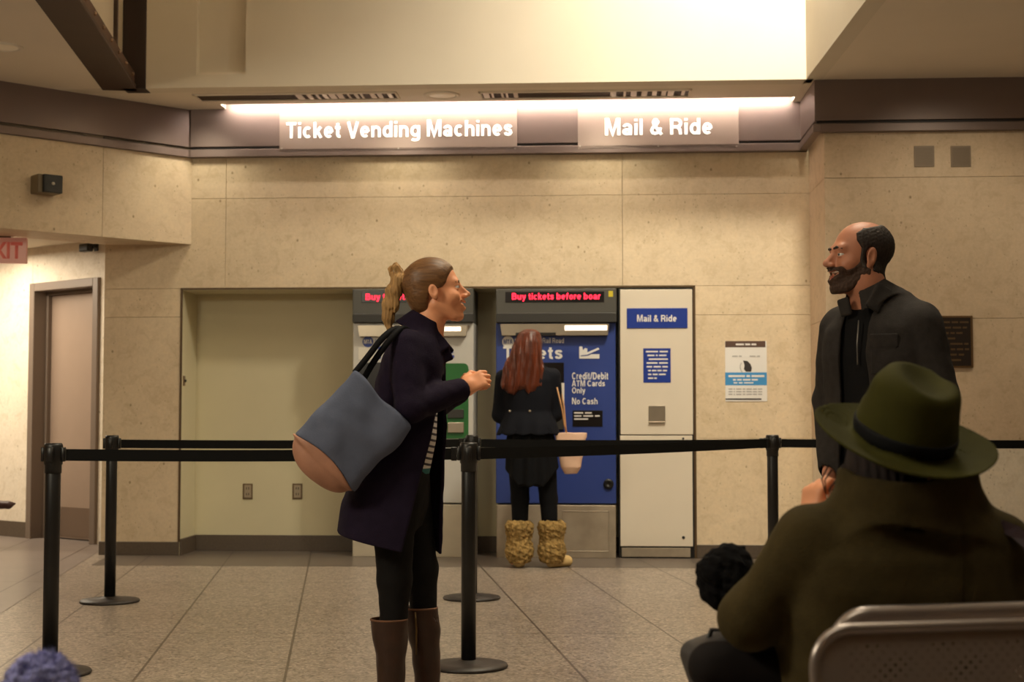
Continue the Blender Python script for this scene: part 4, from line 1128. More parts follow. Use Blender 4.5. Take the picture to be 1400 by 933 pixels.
# ------------------------------------------------------------------ woman in the navy coat (profile, facing right)
def woman_navy():
    Y0 = 5.34
    def P(px, py, dy=0.0): return np.array(at(px, py, Y0 + dy))
    def PP(px, py, dy=0.0):
        q = at(px, py, Y0); return np.array((q.x, Y0 + dy, q.z))     # same height and x, pushed sideways in depth
    ft = PP(548, 700); org = np.array((ft[0], Y0, 0.0))
    root = thing('person', 'woman in navy coat and brown boots facing right with a grey tote bag', 'person', tuple(org))
    wool = mat('navy_wool', (31, 23, 40), .85, var=.12, vscale=30, bump=.25, bscale=220, sheen=.04)
    legg = mat('black_leggings', (24, 22, 22), .75, bump=.1, bscale=200)
    boot = mat('brown_leather', (54, 32, 21), .45, var=.22, vscale=14, bump=.12, bscale=50)
    sole = mat('boot_sole', (24, 18, 15), .7)
    hairm = strands('brown_hair', (112, 78, 48), .45, (10, 110, 110)); pony = strands('blond_ponytail', (166, 128, 80), .4, (150, 150, 16), .65)
    # ---- head
    tilt = math.radians(7); fwd = (math.cos(tilt), .04, math.sin(tilt)); up = (-math.sin(tilt), 0, math.cos(tilt))
    HR = head_frame(fwd, up); hs = 1.0
    ear = PP(593.5, 401); ho = ear - np.array((-.008, 0, -.010)) @ HR
    head = head_sdf(.9)
    # ---- joints
    sh = {s: PP(560, 474, -s * .155) for s in (1, -1)}       # s=1 right side = towards camera
    el = {1: PP(567, 557, -.215), -1: PP(578, 560, .215)}
    wr = {1: PP(632, 532, -.085), -1: PP(628, 536, .045)}
    hip = {1: PP(540, 668, -.085), -1: PP(553, 668, .085)}
    kn = {1: PP(542, 790, -.085), -1: PP(574, 782, .085)}
    an = {1: PP(538, 945, -.085), -1: PP(583, 940, .085)}
    an[1][2] = .10; an[-1][2] = .10
    # ---- body: one continuous skin
    b = Sdf().u(xf(head, HR, ho, hs))
    b.u(cap(PP(583, 446), PP(572, 470), .050, .062), .03)
    zz = lambda py: PP(560, py)[2]; xx = lambda px: PP(px, 560)[0]
    b.u(loft([(zz(690), xx(546), Y0, .10, .155), (zz(650), xx(548), Y0, .105, .165), (zz(600), xx(556), Y0, .085, .125), (zz(540), xx(566), Y0, .10, .14), (zz(490), xx(568), Y0, .095, .155), (zz(462), xx(570), Y0, .06, .11)]), .03)
    for s in (1, -1):
        b.u(cap(sh[s] - np.array((0, -s * .012, .01)), el[s], .040, .036), .02); b.u(cap(el[s], wr[s], .036, .025), .01)
        b.u(cap(hip[s], kn[s], .078, .050), .03); b.u(cap(kn[s], an[s], .048, .034), .02)
        b.u(cap(an[s], an[s] + np.array((.14, 0, -.065)), .034, .026), .02)
    HX = {1: basis((.80, .22, .42), (-.25, -.85, .45)), -1: basis((.72, -.25, .45), (.1, .9, .45))}
    HX[1] = basis((.86, .12, .40), (-.2, -.92, .30)); 
    b.u(hand_caps(HX[1], wr[1] + HX[1][0] * .012, (52, 78, 55), 1, .96), .008)
    b.u(hand_caps(HX[-1], wr[-1] + HX[-1][0] * .015, (45, 70, 50), -1, .94), .008)
    lo, hi = bounds([PP(640, 345, -.3), PP(450, 800, .3), (an[1][0] + .2, Y0, 0), wr[1] + .12], .06); lo[2] = -.01
    grow('body', b, lo, hi, .0036, M['skin_f'], root, org)
    face_parts(root, HR, ho, org, .9, hairm, True, .9, .0008, -.30)
    # ---- hair
    zk = [-.11, -.085, -.045, -.02, -.004, .003, .02, .041, .07, .10, .13]
    xk = [-.050, -.044, -.034, -.027, -.022, .026, .041, .050, .063, .075, .08]
    def hairline(Pt): return (Pt[:, 0] - np.interp(Pt[:, 2] - .018 * np.clip(np.abs(Pt[:, 1]) / .07, 0, 1) * 0, zk, xk) - .012 * (1 - np.clip(np.abs(Pt[:, 1]) / .06, 0, 1))) * .8
    bun = np.array((-.122, 0, .040))
    def groove(Pt):
        q = Pt - bun.astype(f4); a = np.arctan2(q[:, 1], q[:, 0] + 1e-6); e = np.arctan2(q[:, 2], np.hypot(q[:, 0], q[:, 1]))
        return .0012 * wob(np.stack([Pt[:, 0] * .25, Pt[:, 1], Pt[:, 2]], 1), 60, 3)
    h = Sdf().u(ell((-.019, 0, .037), (.106, .084, .090))).u(ell((-.052, 0, -.020), (.060, .068, .070)), .03).u(ell(bun + np.array((.03, 0, 0)), (.035, .03, .03)), .03).keep(hairline, .008).add(groove)
    Vt, F_ = surf(h, (-.17, -.11, -.12), (.12, .11, .15), .0026); mesh_np('hair', Vt @ HR + ho, F_, hairm, root, org)
    # ponytail and loose loop over the hair tie
    pt = Sdf(); Q = lambda px, py, dy=0: PP(px, py, dy)
    pts = [(567, 381, .022), (557, 381, .027), (547, 384, .030), (538, 400, .029), (533, 418, .027), (531, 436, .021), (534, 455, .008)]
    for k, ((x0, y0, r0), (x1, y1, r1)) in enumerate(zip(pts, pts[1:])): pt.u(cap(Q(x0, y0, -.004), Q(x1, y1, -.012), r0, r1), .01)
    for (x0, y0, x1, y1, r, d) in ((549, 384, 542, 366, .016, -.01), (542, 366, 550, 374, .012, -.015), (548, 372, 541, 361, .009, .010), (541, 361, 533, 367, .008, .012), (533, 367, 537, 378, .008, .012), (538, 376, 534, 395, .012, .01), (545, 390, 541, 425, .014, -.022)):
        pt.u(cap(Q(x0, y0, d), Q(x1, y1, d), r, r * .8), .006)
    pt.add(lambda Pt: .0012 * np.sin(Pt[:, 0] * 520 + 2 * np.sin(Pt[:, 2] * 40)) + .0010 * np.sin(Pt[:, 1] * 560 + 2 * np.sin(Pt[:, 2] * 60)) + .003 * wob(Pt, 60, 3))
    lo, hi = bounds([Q(525, 355, -.06), Q(562, 462, .06)], .02); pe = grow('ponytail', pt, lo, hi, .0028, pony, root, org)
    bm = new(); c0 = Q(551.5, 382.5, -.004)
    tube(bm, [c0 - org + np.array((.004 * math.cos(a) * .3, .024 * math.cos(a), .024 * math.sin(a))) for a in np.linspace(0, 2 * PI, 25)], .0045, 8); obj('hair_tie', bm, mat('hair_tie', (40, 30, 30), .7), pe, True)
    # ---- coat
    zc = lambda py: zz(py)
    def sec(py, xb, xf_, ry): return (zc(py), (xx(xb) + xx(xf_)) / 2, Y0, (xx(xf_) - xx(xb)) / 2, ry)
    S_ = [sec(768, 458, 606, .245), sec(730, 461, 606, .240), sec(690, 468, 607, .225), sec(650, 484, 609, .205), sec(600, 503, 611, .178), sec(560, 511, 612, .172), sec(520, 514, 611, .182), sec(490, 522, 609, .188), sec(472, 530, 604, .172), sec(458, 542, 600, .125), sec(444, 552, 597, .078)]
    outer = Sdf().u(loft(S_, n=2.3))
    outer.add(lambda Pt: .0035 * wob(Pt, 16, 1) + .0016 * wob(Pt, 45, 5))
    inner = Sdf().u(loft([(z, cx, cy, rx - .016, ry - .016) for z, cx, cy, rx, ry in S_], n=2.3, capr=.001))
    coat = Sdf().u(outer)
    hollow = lambda Pt: np.maximum(inner(Pt), Pt[:, 2] - zc(455))
    coat.cut(hollow, .003)
    # hem slants down towards the front; far flap longer
    hx = [xx(455), xx(556), xx(600), xx(625)]; hz = [zc(724), zc(748), zc(760), zc(762)]
    coat.keep(lambda Pt: (np.interp(Pt[:, 0], hx, hz) - Pt[:, 2]).astype(f4), .004)
    ex = [zc(780), zc(748), zc(700), zc(650), zc(600), zc(545), zc(505), zc(470)]; ev = [xx(548), xx(556.5), xx(568), xx(579.5), xx(592), xx(602), xx(607), xx(609)]
    coat.cut(lambda Pt: np.maximum(np.maximum((np.interp(Pt[:, 2], ex, ev) - Pt[:, 0]), Pt[:, 1] - (Y0 + .045)), Pt[:, 2] - zc(500)).astype(f4), .004)
    for s in (1, -1):
        arm = Sdf().u(cap(sh[s] + np.array((0, s * .012, -.005)), el[s], .062, .058)).u(cap(el[s], wr[s] - (wr[s] - el[s]) * .04, .057, .043), .012)
        arm.add(lambda Pt: .003 * wob(Pt, 22, 1) + .0016 * wob(Pt, 48, 5))
        coat.u(arm, .022)
        d = nv(wr[s] - el[s]); coat.cut(cap(wr[s] - d * .035, wr[s] + d * .08, .033, .033), .004)
    # collar and lapels
    cR = basis((.86, 0, -.50), (.50, 0, .86)); cc = PP(577, 446)
    def ring(Pt):
        p = (Pt - cc.astype(f4)) @ cR.T
        r = np.sqrt((p[:, 0] / .071) ** 2 + (p[:, 1] / .074) ** 2); fl = 1 - .20 * p[:, 2] / .03
        return np.maximum(np.abs(r - fl) * .070 - .008, np.abs(p[:, 2]) - .036).astype(f4)
    coat.u(ring, .014)
    coat.cut(cap(PP(584, 430), PP(579, 452), .050, .056), .01)
    Rl = basis((.62, -.10, -.76), (.5, -.75, .35))
    coat.u(rbox(PP(597, 466, -.066), (.052, .034, .007), .006, Rl), .006)
    coat.u(rbox(PP(606.5, 484, -.045), (.036, .030, .008), .006, basis((.35, .1, -.93), (.3, -.9, 0))), .010)
    coat.u(rbox(PP(602, 470, .066), (.050, .030, .007), .006, basis((.62, .1, -.76), (.5, .75, .35))), .006)
    lo, hi = bounds([PP(450, 415, -.3), PP(645, 775, .3)], .02)
    co_ = grow('coat', coat, lo, hi, .0042, wool, root, org)
    btn = mat('coat_button', (150, 146, 150), .3, .4)
    for (x, y, d) in ((594, 478, -.108), (599, 498, -.105)):
        bm = sphere_bm(.009, 14); bmesh.ops.scale(bm, vec=(.6, .6, 1), verts=list(bm.verts)); bmesh.ops.translate(bm, verts=list(bm.verts), vec=PP(x, y, d) - org); obj('button', bm, btn, co_, True)
    # ---- shirt seen in the opening
    shm = bpy.data.materials.new('striped_shirt'); shm.use_nodes = True; t = NT(shm)
    sp = t.n('SeparateXYZ'); t.l(t.tc.outputs['Object'], sp.inputs[0])
    fz = t.math('FRACT', t.math('MULTIPLY', t.math('ADD', sp.outputs[2], t.math('MULTIPLY', sp.outputs[0], .35)), 42))
    low = t.math('LESS_THAN', sp.outputs[2], zc(640))
    c_ = t.mix(t.math('GREATER_THAN', fz, .62), rgb(214, 206, 198), rgb(52, 44, 52)); t.color(t.mix(low, c_, rgb(36, 104, 104)))
    t.b.inputs['Roughness'].default_value = .8
    Ss = [(z, cx, cy, max(rx - .028, .02), ry - .03) for z, cx, cy, rx, ry in [sec(655, 500, 596, .17), sec(600, 506, 607, .170), sec(545, 512, 609, .165), sec(490, 524, 606, .165), sec(462, 540, 598, .11)]]
    sf = Sdf().u(loft(Ss, n=2.2)).keep(lambda Pt: (np.interp(Pt[:, 0], [xx(560), xx(588), xx(606)], [zc(640), zc(653), zc(612)]) - Pt[:, 2]).astype(f4), .004)
    lo, hi = bounds([PP(490, 450, -.2), PP(620, 665, .2)], .02); grow('shirt', sf, lo, hi, .006, shm, root, org)
    # ---- leggings
    lg = Sdf().u(loft([(zc(720), xx(546), Y0, .085, .15), (zc(690), xx(545), Y0, .112, .17), (zc(655), xx(547), Y0, .112, .172), (zc(625), xx(552), Y0, .09, .14)]))
    for s in (1, -1):
        lg.u(cap(hip[s], kn[s], .088, .062), .03)
        cf = kn[s] + (an[s] - kn[s]) * .35
        lg.u(cap(kn[s], cf, .062, .050), .02); lg.u(cap(cf, an[s], .048, .032), .01)
    lg.keep(lambda Pt: (.22 - Pt[:, 2]).astype(f4), .002); lg.add(lambda Pt: .0012 * wob(Pt, 50, 2))
    lo, hi = bounds([PP(470, 610, -.22), PP(625, 900, .22)], .03); grow('leggings', lg, lo, hi, .005, legg, root, org)
    # ---- boots
    for s in (1, -1):
        top = PP(534.5, 842, -.085) if s == 1 else PP(571.5, 835, .085)
        cR2 = .0
        mid = top + (an[s] - top) * .45
        def shaft(grow_=0.0):
            f = Sdf().u(loft([(.06, an[s][0], an[s][1], .046 + grow_, .043 + grow_), (.14, an[s][0] - .002, an[s][1], .049 + grow_, .045 + grow_), (.24, (an[s][0] + mid[0]) / 2, an[s][1], .054 + grow_, .052 + grow_), (mid[2] + .05, mid[0], mid[1], .064 + grow_, .058 + grow_), (top[2], top[0], top[1], .069 + grow_, .062 + grow_)], capr=.004))
            return f
        bt = shaft(); bt.u(cap(an[s] + np.array((-.005, 0, -.045)), an[s] + np.array((.12, 0, -.062)), .044, .034), .03)
        bt.u(ell(an[s] + np.array((.135, 0, -.066)), (.055, .040, .030)), .02)
        bt.keep(lambda Pt: (.012 - Pt[:, 2]).astype(f4), .004)
        bt.cut(xf(lambda Pt: np.maximum(shaft(-.007)(Pt), mid[2] - Pt[:, 2]), np.eye(3, dtype=f4), (0, 0, .02)), .002)
        bt.add(lambda Pt: .0022 * wob(Pt, 38, 4) * np.clip((.55 - Pt[:, 2]) / .3, 0, 1))
        lo, hi = bounds([top + .09, top - .09, an[s] + np.array((.21, .06, 0)), an[s] + np.array((-.08, -.06, -.10))], .01)
        bo_ = grow('boot', bt, lo, hi, .004, boot, root, org)
        sl = Sdf().u(cap(an[s] + np.array((-.012, 0, -.088)), an[s] + np.array((.15, 0, -.088)), .047, .042)).keep(lambda Pt: np.maximum(Pt[:, 2] - .014, -Pt[:, 2] + .0005), .002).u(rbox(an[s] + np.array((-.012, 0, -.085)), (.036, .034, .0145), .006))
        sl.keep(lambda Pt: (.0005 - Pt[:, 2]).astype(f4)); grow('sole', sl, lo - .02, hi, .004, sole, bo_, org)
        bm = new(); n_ = 28
        rim = [np.array((top[0] + .066 * math.cos(a), top[1] + .059 * math.sin(a), top[2] - .002)) - org for a in np.linspace(0, 2 * PI, n_)]
        tube(bm, rim, .004, 8); obj('boot_rim', bm, mat('boot_rim', (118, 84, 64), .7) if 'boot_rim' not in bpy.data.materials else bpy.data.materials['boot_rim'], bo_, True)
        if s == -1:
            bm = new(); zx = top + np.array((-.012, -.060, -.01)); tube(bm, [zx - org, zx - org + np.array((.004, .004, -.06)), zx - org + np.array((.004, .010, -.16))], .004, 6); obj('zip', bm, mat('zip_brass', (120, 96, 62), .4, .7), bo_, True)
    # ---- tote bag on the near shoulder
    bag = thing('tote_bag', 'large slate grey tote bag with tan leather base hanging from a shoulder', 'bag', tuple(PP(485, 600, -.275)))
    bo2 = np.array(bag.location)
    T_, Rr, Lf, Bt = PP(492, 508, -.275), PP(566, 580, -.255), PP(413, 592, -.285), PP(504, 673, -.275)
    ex_ = nv(Rr - T_); ez_ = nv(T_ - Lf); bR = basis(ex_, np.cross(ex_, (0, 1, 0)) if False else ez_)
    cen = (T_ + Rr + Lf + Bt) / 4; hw_ = np.linalg.norm(Rr - T_) / 2; hh = np.linalg.norm(T_ - Lf) / 2
    def bagf(Pt):
        p = (Pt - cen.astype(f4)) @ bR.T
        v = (p[:, 2] / hh + 1) / 2                              # 0 base .. 1 mouth
        th = np.interp(v, [-.2, .0, .3, .75, 1.0], [.050, .062, .066, .046, .024]).astype(f4)
        wv = hw_ * np.interp(v, [0, .5, 1], [1.04, 1.0, 1.05]).astype(f4)
        ax_ = np.abs(p[:, 0]); ay_ = np.abs(p[:, 1])
        th2 = th * np.clip(1.0 - .55 * (ax_ / wv) ** 3, .3, 1)
        d = smax(ay_ - th2, ax_ - wv, .03)
        return smax(d, np.abs(p[:, 2]) - hh, .012).astype(f4)
    slant = lambda Pt: ((Pt - cen.astype(f4)) @ bR.T)
    cloth = Sdf().u(bagf).add(lambda Pt: .007 * wob(Pt, 14, 2) + .0035 * wob(Pt, 32, 6) + .003 * np.sin(slant(Pt)[:, 0] * 34 + 9 * slant(Pt)[:, 2]))
    base = Sdf().u(bagf).u(ell(cen - ez_ * (hh * .97), (hw_ * .93, .058, .074), bR), .01).add(lambda Pt: .0025 * wob(Pt, 20, 9) - .001)
    def boundary(Pt):
        p = slant(Pt); return (-hh + .006 + .030 * np.cos(np.clip(p[:, 0] / hw_, -1, 1) * 1.57) - p[:, 2]).astype(f4)
    cloth.keep(boundary, .003); base.keep(lambda Pt: -boundary(Pt), .003)
    lo, hi = bounds([T_, Rr, Lf, Bt], .11); fabric = mat('slate_canvas', (94, 100, 120), .8, var=.12, vscale=9, bump=.15, bscale=160); lth = mat('tan_leather', (170, 122, 98), .55, var=.12, vscale=14, bump=.1, bscale=60)
    grow('bag_body', cloth, lo, hi, .0042, fabric, bag, bo2); grow('leather_base', base, lo, hi, .0042, lth, bag, bo2)
    strap = mat('bag_strap', (16, 15, 18), .7)
    for q_ in (0, 1):
        pl = [PP(496 + 11 * q_, 513 + 7 * q_, -.275 + .03 * q_), PP(512 + 8 * q_, 492 + 4 * q_, -.25 + .02 * q_), PP(530 + 8 * q_, 466 + 5 * q_, -.222), PP(546 + 6 * q_, 452, -.175), PP(556 + 6 * q_, 454, -.14), PP(566 + 3 * q_, 470, -.12)]
        # smooth the control polygon
        pl = [np.array(q) for q in pl]
        for _ in range(2):
            q2 = [pl[0]]
            for u_, w_ in zip(pl, pl[1:]): q2 += [u_ * .75 + w_ * .25, u_ * .25 + w_ * .75]
            pl = q2 + [pl[-1]]
        t = bmesh.new(); prev = None
        for i, q in enumerate(pl):
            d = nv(pl[min(i + 1, len(pl) - 1)] - pl[max(i - 1, 0)]); wv = nv(np.cross(d, (0, 1, .0))) * .011; nn = nv(np.cross(wv, d)) * .0025
            r = [t.verts.new(tuple(q - bo2 + s1 * wv + s2 * nn)) for s1, s2 in ((-1, -1), (1, -1), (1, 1), (-1, 1))]
            if prev:
                for k in range(4): t.faces.new((prev[k], prev[(k + 1) % 4], r[(k + 1) % 4], r[k]))
            else: t.faces.new(r)
            prev = r
        t.faces.new(prev); bmesh.ops.recalc_face_normals(t, faces=list(t.faces)); obj('strap', t, strap, bag, True)
woman_navy()
# ------------------------------------------------------------------ bald man with a beard (head in profile, facing left)
def bald_man():
    Y0 = 4.87
    def PP(px, py, dy=0.0):
        q = at(px, py, Y0); return np.array((q.x, Y0 + dy, q.z))
    org = np.array((PP(1200, 700)[0], Y0, 0.0))
    root = thing('person', 'bald bearded man in dark grey jacket facing left, laughing, behind the green hat', 'person', tuple(org))
    jk = mat('charcoal_jacket', (50, 46, 44), .85, var=.14, vscale=40, bump=.2, bscale=240)
    blk = mat('black_shirt', (20, 19, 20), .8, bump=.1, bscale=150)
    jean = mat('dark_jeans', (34, 36, 44), .85, bump=.15, bscale=260)
    shoe = mat('black_shoe', (22, 20, 19), .45)
    hairm = strands('dark_hair', (42, 32, 27), .35, (160, 160, 60), .6); beardm = strands('dark_beard', (62, 42, 31), .4, (170, 170, 90), .7)
    # head
    hy = math.radians(9)
    HR = head_frame((-math.cos(hy), -math.sin(hy), .02), (0, 0, 1)); hs = 1.03
    ear = PP(1181.5, 354); ho = ear - np.array((-.008, .02, -.010)) @ HR * hs
    head = head_sdf(1.3, male=True); skull = head_sdf(1.3, ears=False, male=True)
    yaw = math.radians(40); fw = np.array((-math.cos(yaw), -math.sin(yaw), 0)); lf = np.array((-fw[1], fw[0], 0)); TR = np.array([fw, lf, (0, 0, 1)], dtype=f4)
    tc = PP(1203, 450); t0 = np.array((tc[0], Y0 + .02, 0))
    zz = lambda py: PP(1200, py)[2]
    def T(f, l, z): return t0 + fw * f + lf * l + np.array((0, 0, z))
    sh = {1: T(-.01, .168, zz(447)), -1: T(0, -.165, zz(447))}
    el = {1: T(-.03, .225, zz(545)), -1: T(-.01, -.215, zz(545))}
    wr = {1: T(.07, .225, zz(645)), -1: T(.10, -.13, zz(640))}
    hip = {1: T(0, .09, .93), -1: T(0, -.09, .93)}; kn = {1: T(.03, .11, .50), -1: T(.03, -.10, .50)}; an = {1: T(0, .12, .10), -1: T(-.02, -.11, .10)}
    body = Sdf().u(xf(head, HR, ho, hs))
    body.u(cap(PP(1185, 392), t0 + np.array((0, 0, zz(430))), .058, .075), .03)
    body.u(loft([(zz(640), 0, 0, .105, .16), (zz(560), 0, 0, .105, .15), (zz(490), .005, 0, .11, .165), (zz(440), 0, 0, .09, .16), (zz(418), 0, 0, .05, .09)], TR, t0), .03)
    for s in (1, -1):
        body.u(cap(sh[s], el[s], .046, .040), .02); body.u(cap(el[s], wr[s], .039, .028), .01)
        body.u(cap(hip[s], kn[s], .08, .052), .03); body.u(cap(kn[s], an[s], .05, .036), .02); body.u(cap(an[s], an[s] + fw * .15 + V(0, 0, -.065), .036, .028), .02)
        d = nv(wr[s] - el[s]); hx = nv(d + fw * .1)
        body.u(hand_caps(basis(hx, lf * s), wr[s] + hx * .012, (18, 28, 22), s, 1.04), .008)
    lo, hi = bounds([PP(1118, 295, -.35), PP(1290, 400, .35), an[1] + .12, an[-1] - .2, T(.2, .3, 1), T(.2, -.3, 1)], .05); lo[2] = -.01
    grow('body', body, lo, hi, .0038, M['skin_m'], root, org)
    R_s = HR * 1.0
    # face parts in a scaled frame: rows scaled
    face_parts(root, HR * hs, ho, org, 1.3, hairm, True, 1.3, .0065, .35)
    # fringe of hair round the back and sides
    zk = [-.12, -.075, -.060, -.045, -.02, .02, .045, .070, .085]; xk = [-.055, -.045, -.030, .018, .024, .022, .036, .035, .012]
    def reg(P): return np.maximum((P[:, 0] - np.interp(P[:, 2], zk, xk)) * .9, np.maximum(P[:, 2] - (.088 + .012 * np.clip((-P[:, 0]) / .05, 0, 1) + .02 * np.clip((-P[:, 0] - .05) / .05, 0, 1)), -.070 - P[:, 2] - .03 * np.clip(-P[:, 0] / .1, 0, 1))).astype(f4)
    hr = Sdf().u(skull).add(lambda P: -.0065 + .0010 * wob(P, 260, 2)).keep(reg, .006)
    for s in (1, -1): hr.cut(ell((-.008, s * .084, -.016), (.022, .022, .042)), .004)
    Vt, F_ = surf(hr, (-.13, -.10, -.11), (.07, .10, .14), .0025); mesh_np('hair', (Vt * hs) @ HR + ho, F_, hairm, root, org)
    # beard
    def breg(P):
        x, z = P[:, 0], P[:, 2]
        top = np.interp(x, [-.01, .014, .028, .045, .066, .082, .10, .13], [-.01, -.012, -.030, -.046, -.054, -.040, -.040, -.044])
        bot = np.interp(x, [-.01, .02, .05, .10], [-.072, -.093, -.124, -.132])
        back = np.interp(z, [-.05, -.03], [-.010, .006]) - x
        return np.maximum(np.maximum((z - top) * .8, bot - z), back).astype(f4)
    bd = Sdf().u(skull).add(lambda P: -(.0035 + .0055 * np.clip((-.07 - P[:, 2]) / .04, 0, 1)) + .0012 * wob(P, 230, 5)).keep(breg, .006)
    for s in (1, -1):
        bd.cut(ell((-.008, s * .084, -.020), (.017, .026, .030)), .004)
        bd.cut(cap((.104, 0, -.070), (.086, s * .026, -.058), .0155, .0090), .003)
    Vt, F_ = surf(bd, (-.02, -.085, -.15), (.135, .085, .01), .0024); mesh_np('beard', (Vt * hs) @ HR + ho, F_, beardm, root, org)
    # shirt
    sf = Sdf().u(loft([(zz(700), 0, 0, .118, .172), (zz(560), 0, 0, .122, .168), (zz(490), .004, 0, .126, .18), (zz(440), .0, 0, .105, .17), (zz(424), .008, 0, .078, .10), (zz(409), .015, 0, .066, .07)], TR, t0)).cut(cap(PP(1180, 398), t0 + np.array((0, 0, zz(425))), .056, .06), .004)
    lo, hi = bounds([T(.15, .2, zz(400)), T(-.15, -.2, zz(690)), T(.15, -.2, zz(500)), T(-.15, .2, zz(500))], .04); grow('shirt', sf, lo, hi, .006, blk, root, org)
    bm = new()
    tube(bm, [T(.126, .012, zz(440)) - org, T(.139, .014, zz(470)) - org, T(.141, .016, zz(500)) - org], .003, 6); obj('zip', bm, mat('jacket_zip', (120, 116, 112), .4, .6), root, True)
    # jacket shell
    SJ = [(zz(655), 0, 0, .142, .196), (zz(600), 0, 0, .142, .194), (zz(540), 0, 0, .140, .192), (zz(490), .004, 0, .145, .202), (zz(450), 0, 0, .130, .195), (zz(428), -.004, 0, .102, .150), (zz(408), -.004, 0, .078, .088)]
    j = Sdf().u(loft(SJ, TR, t0, 2.4)); j.cut(loft([(z, a, b, rx - .014, ry - .014) for z, a, b, rx, ry in SJ] + [(zz(395), 0, 0, .07, .075)], TR, t0, 2.4, .001), .003)
    def wedge(P):
        p = (P - t0.astype(f4)) @ TR.T
        c = np.interp(p[:, 2], [zz(655), zz(560), zz(500), zz(430), zz(405)], [.004, .0, -.004, -.010, -.010]); w = np.interp(p[:, 2], [zz(655), zz(540), zz(440), zz(405)], [.080, .060, .056, .060])
        return np.maximum(np.abs(p[:, 1] - c) - w, -p[:, 0]).astype(f4)
    for s in (1, -1): j.u(cap(T(-.02, .06 * s, zz(414)), T(-.01, .150 * s, zz(438)), .050, .056), .04)
    j.cut(loft([(z, a, b, rx - .014, ry - .014) for z, a, b, rx, ry in SJ] + [(zz(395), 0, 0, .07, .075)], TR, t0, 2.4, .001), .003)
    j.cut(wedge, .004)
    for s in (1, -1):
        arm = Sdf().u(cap(sh[s] + lf * s * .006, el[s], .066, .058)).u(cap(el[s], wr[s] - (wr[s] - el[s]) * .03, .058, .045), .02).add(lambda P: .003 * wob(P, 24, 3) + .0018 * wob(P, 50, 1))
        j.u(arm, .03); d = nv(wr[s] - el[s]); j.cut(cap(wr[s] - d * .03, wr[s] + d * .1, .036, .036), .003)
    # collar: stand and turned-down points
    cN = PP(1186, 402) + np.array((.004, .0, 0)); cR = basis((-.80, -.30, -.42), (-.42, -.1, .86))
    def ring(P):
        p = (P - cN.astype(f4)) @ cR.T; a = np.arctan2(p[:, 1], p[:, 0])
        r = np.sqrt((p[:, 0] / .083) ** 2 + (p[:, 1] / .078) ** 2); fl = 1.0 - .25 * p[:, 2] / .03
        return np.maximum(np.maximum(np.abs(r - fl) * .078 - .006, np.abs(p[:, 2]) - .030), np.where(np.abs(a) < .55, .02, -.02)).astype(f4)
    j.u(ring, .012)
    j.u(rbox(PP(1191, 410, -.088), (.050, .026, .006), .005, basis((-.52, -.30, -.80), (.25, -.86, .3))), .008)
    j.u(rbox(PP(1153, 421, -.020), (.030, .022, .006), .005, basis((.2, -.1, -.95), (-.75, -.6, .1))), .006)
    j.add(lambda P: .0025 * wob(P, 20, 7))
    lo, hi = bounds([T(.2, .3, zz(395)), T(-.2, .3, zz(660)), T(.2, -.3, zz(660)), T(-.2, -.3, zz(395)), PP(1140, 395)], .05)
    jo = grow('jacket', j, lo, hi, .0042, jk, root, org)
    # chest pocket
    pn = nv(fw * .86 + lf * .50); px_ = basis(np.cross((0, 0, 1), pn), pn)
    pc = T(.128, .112, zz(467)); pz = Sdf().u(rbox(pc + V(0, 0, -.005), (.047, .024, .004), .004, px_)).u(rbox(pc + V(0, 0, -.055), (.042, .062, .0025), .002, px_))
    lo, hi = bounds([pc], .14); grow('chest_pocket', pz, lo, hi, .003, jk, jo, org)
    # trousers and shoes
    tr = Sdf().u(loft([(.80, 0, 0, .10, .165), (.92, 0, 0, .118, .178), (1.02, 0, 0, .115, .168)], TR, t0))
    for s in (1, -1): tr.u(cap(hip[s], kn[s], .094, .070), .03); tr.u(cap(kn[s], an[s] + V(0, 0, .0), .070, .058), .02)
    tr.keep(lambda P: (.055 - P[:, 2]).astype(f4), .003)
    lo, hi = bounds([T(.2, .25, 1.0), T(-.2, -.25, .06), T(-.2, .25, .06), T(.2, -.25, .06)], .04); grow('trousers', tr, lo, hi, .007, jean, root, org)
    for s in (1, -1):
        so = Sdf().u(cap(an[s] + V(0, 0, -.05), an[s] + fw * .15 + V(0, 0, -.060), .046, .040), .0).u(ell(an[s] + fw * .16 + V(0, 0, -.062), (.06, .046, .036), np.array([fw, lf, (0, 0, 1)], dtype=f4)), .02).keep(lambda P: (.001 - P[:, 2]).astype(f4), .004)
        lo, hi = bounds([an[s] - fw * .06, an[s] + fw * .24], .08); grow('shoe', so, lo, hi, .006, shoe, root, org)
bald_man()
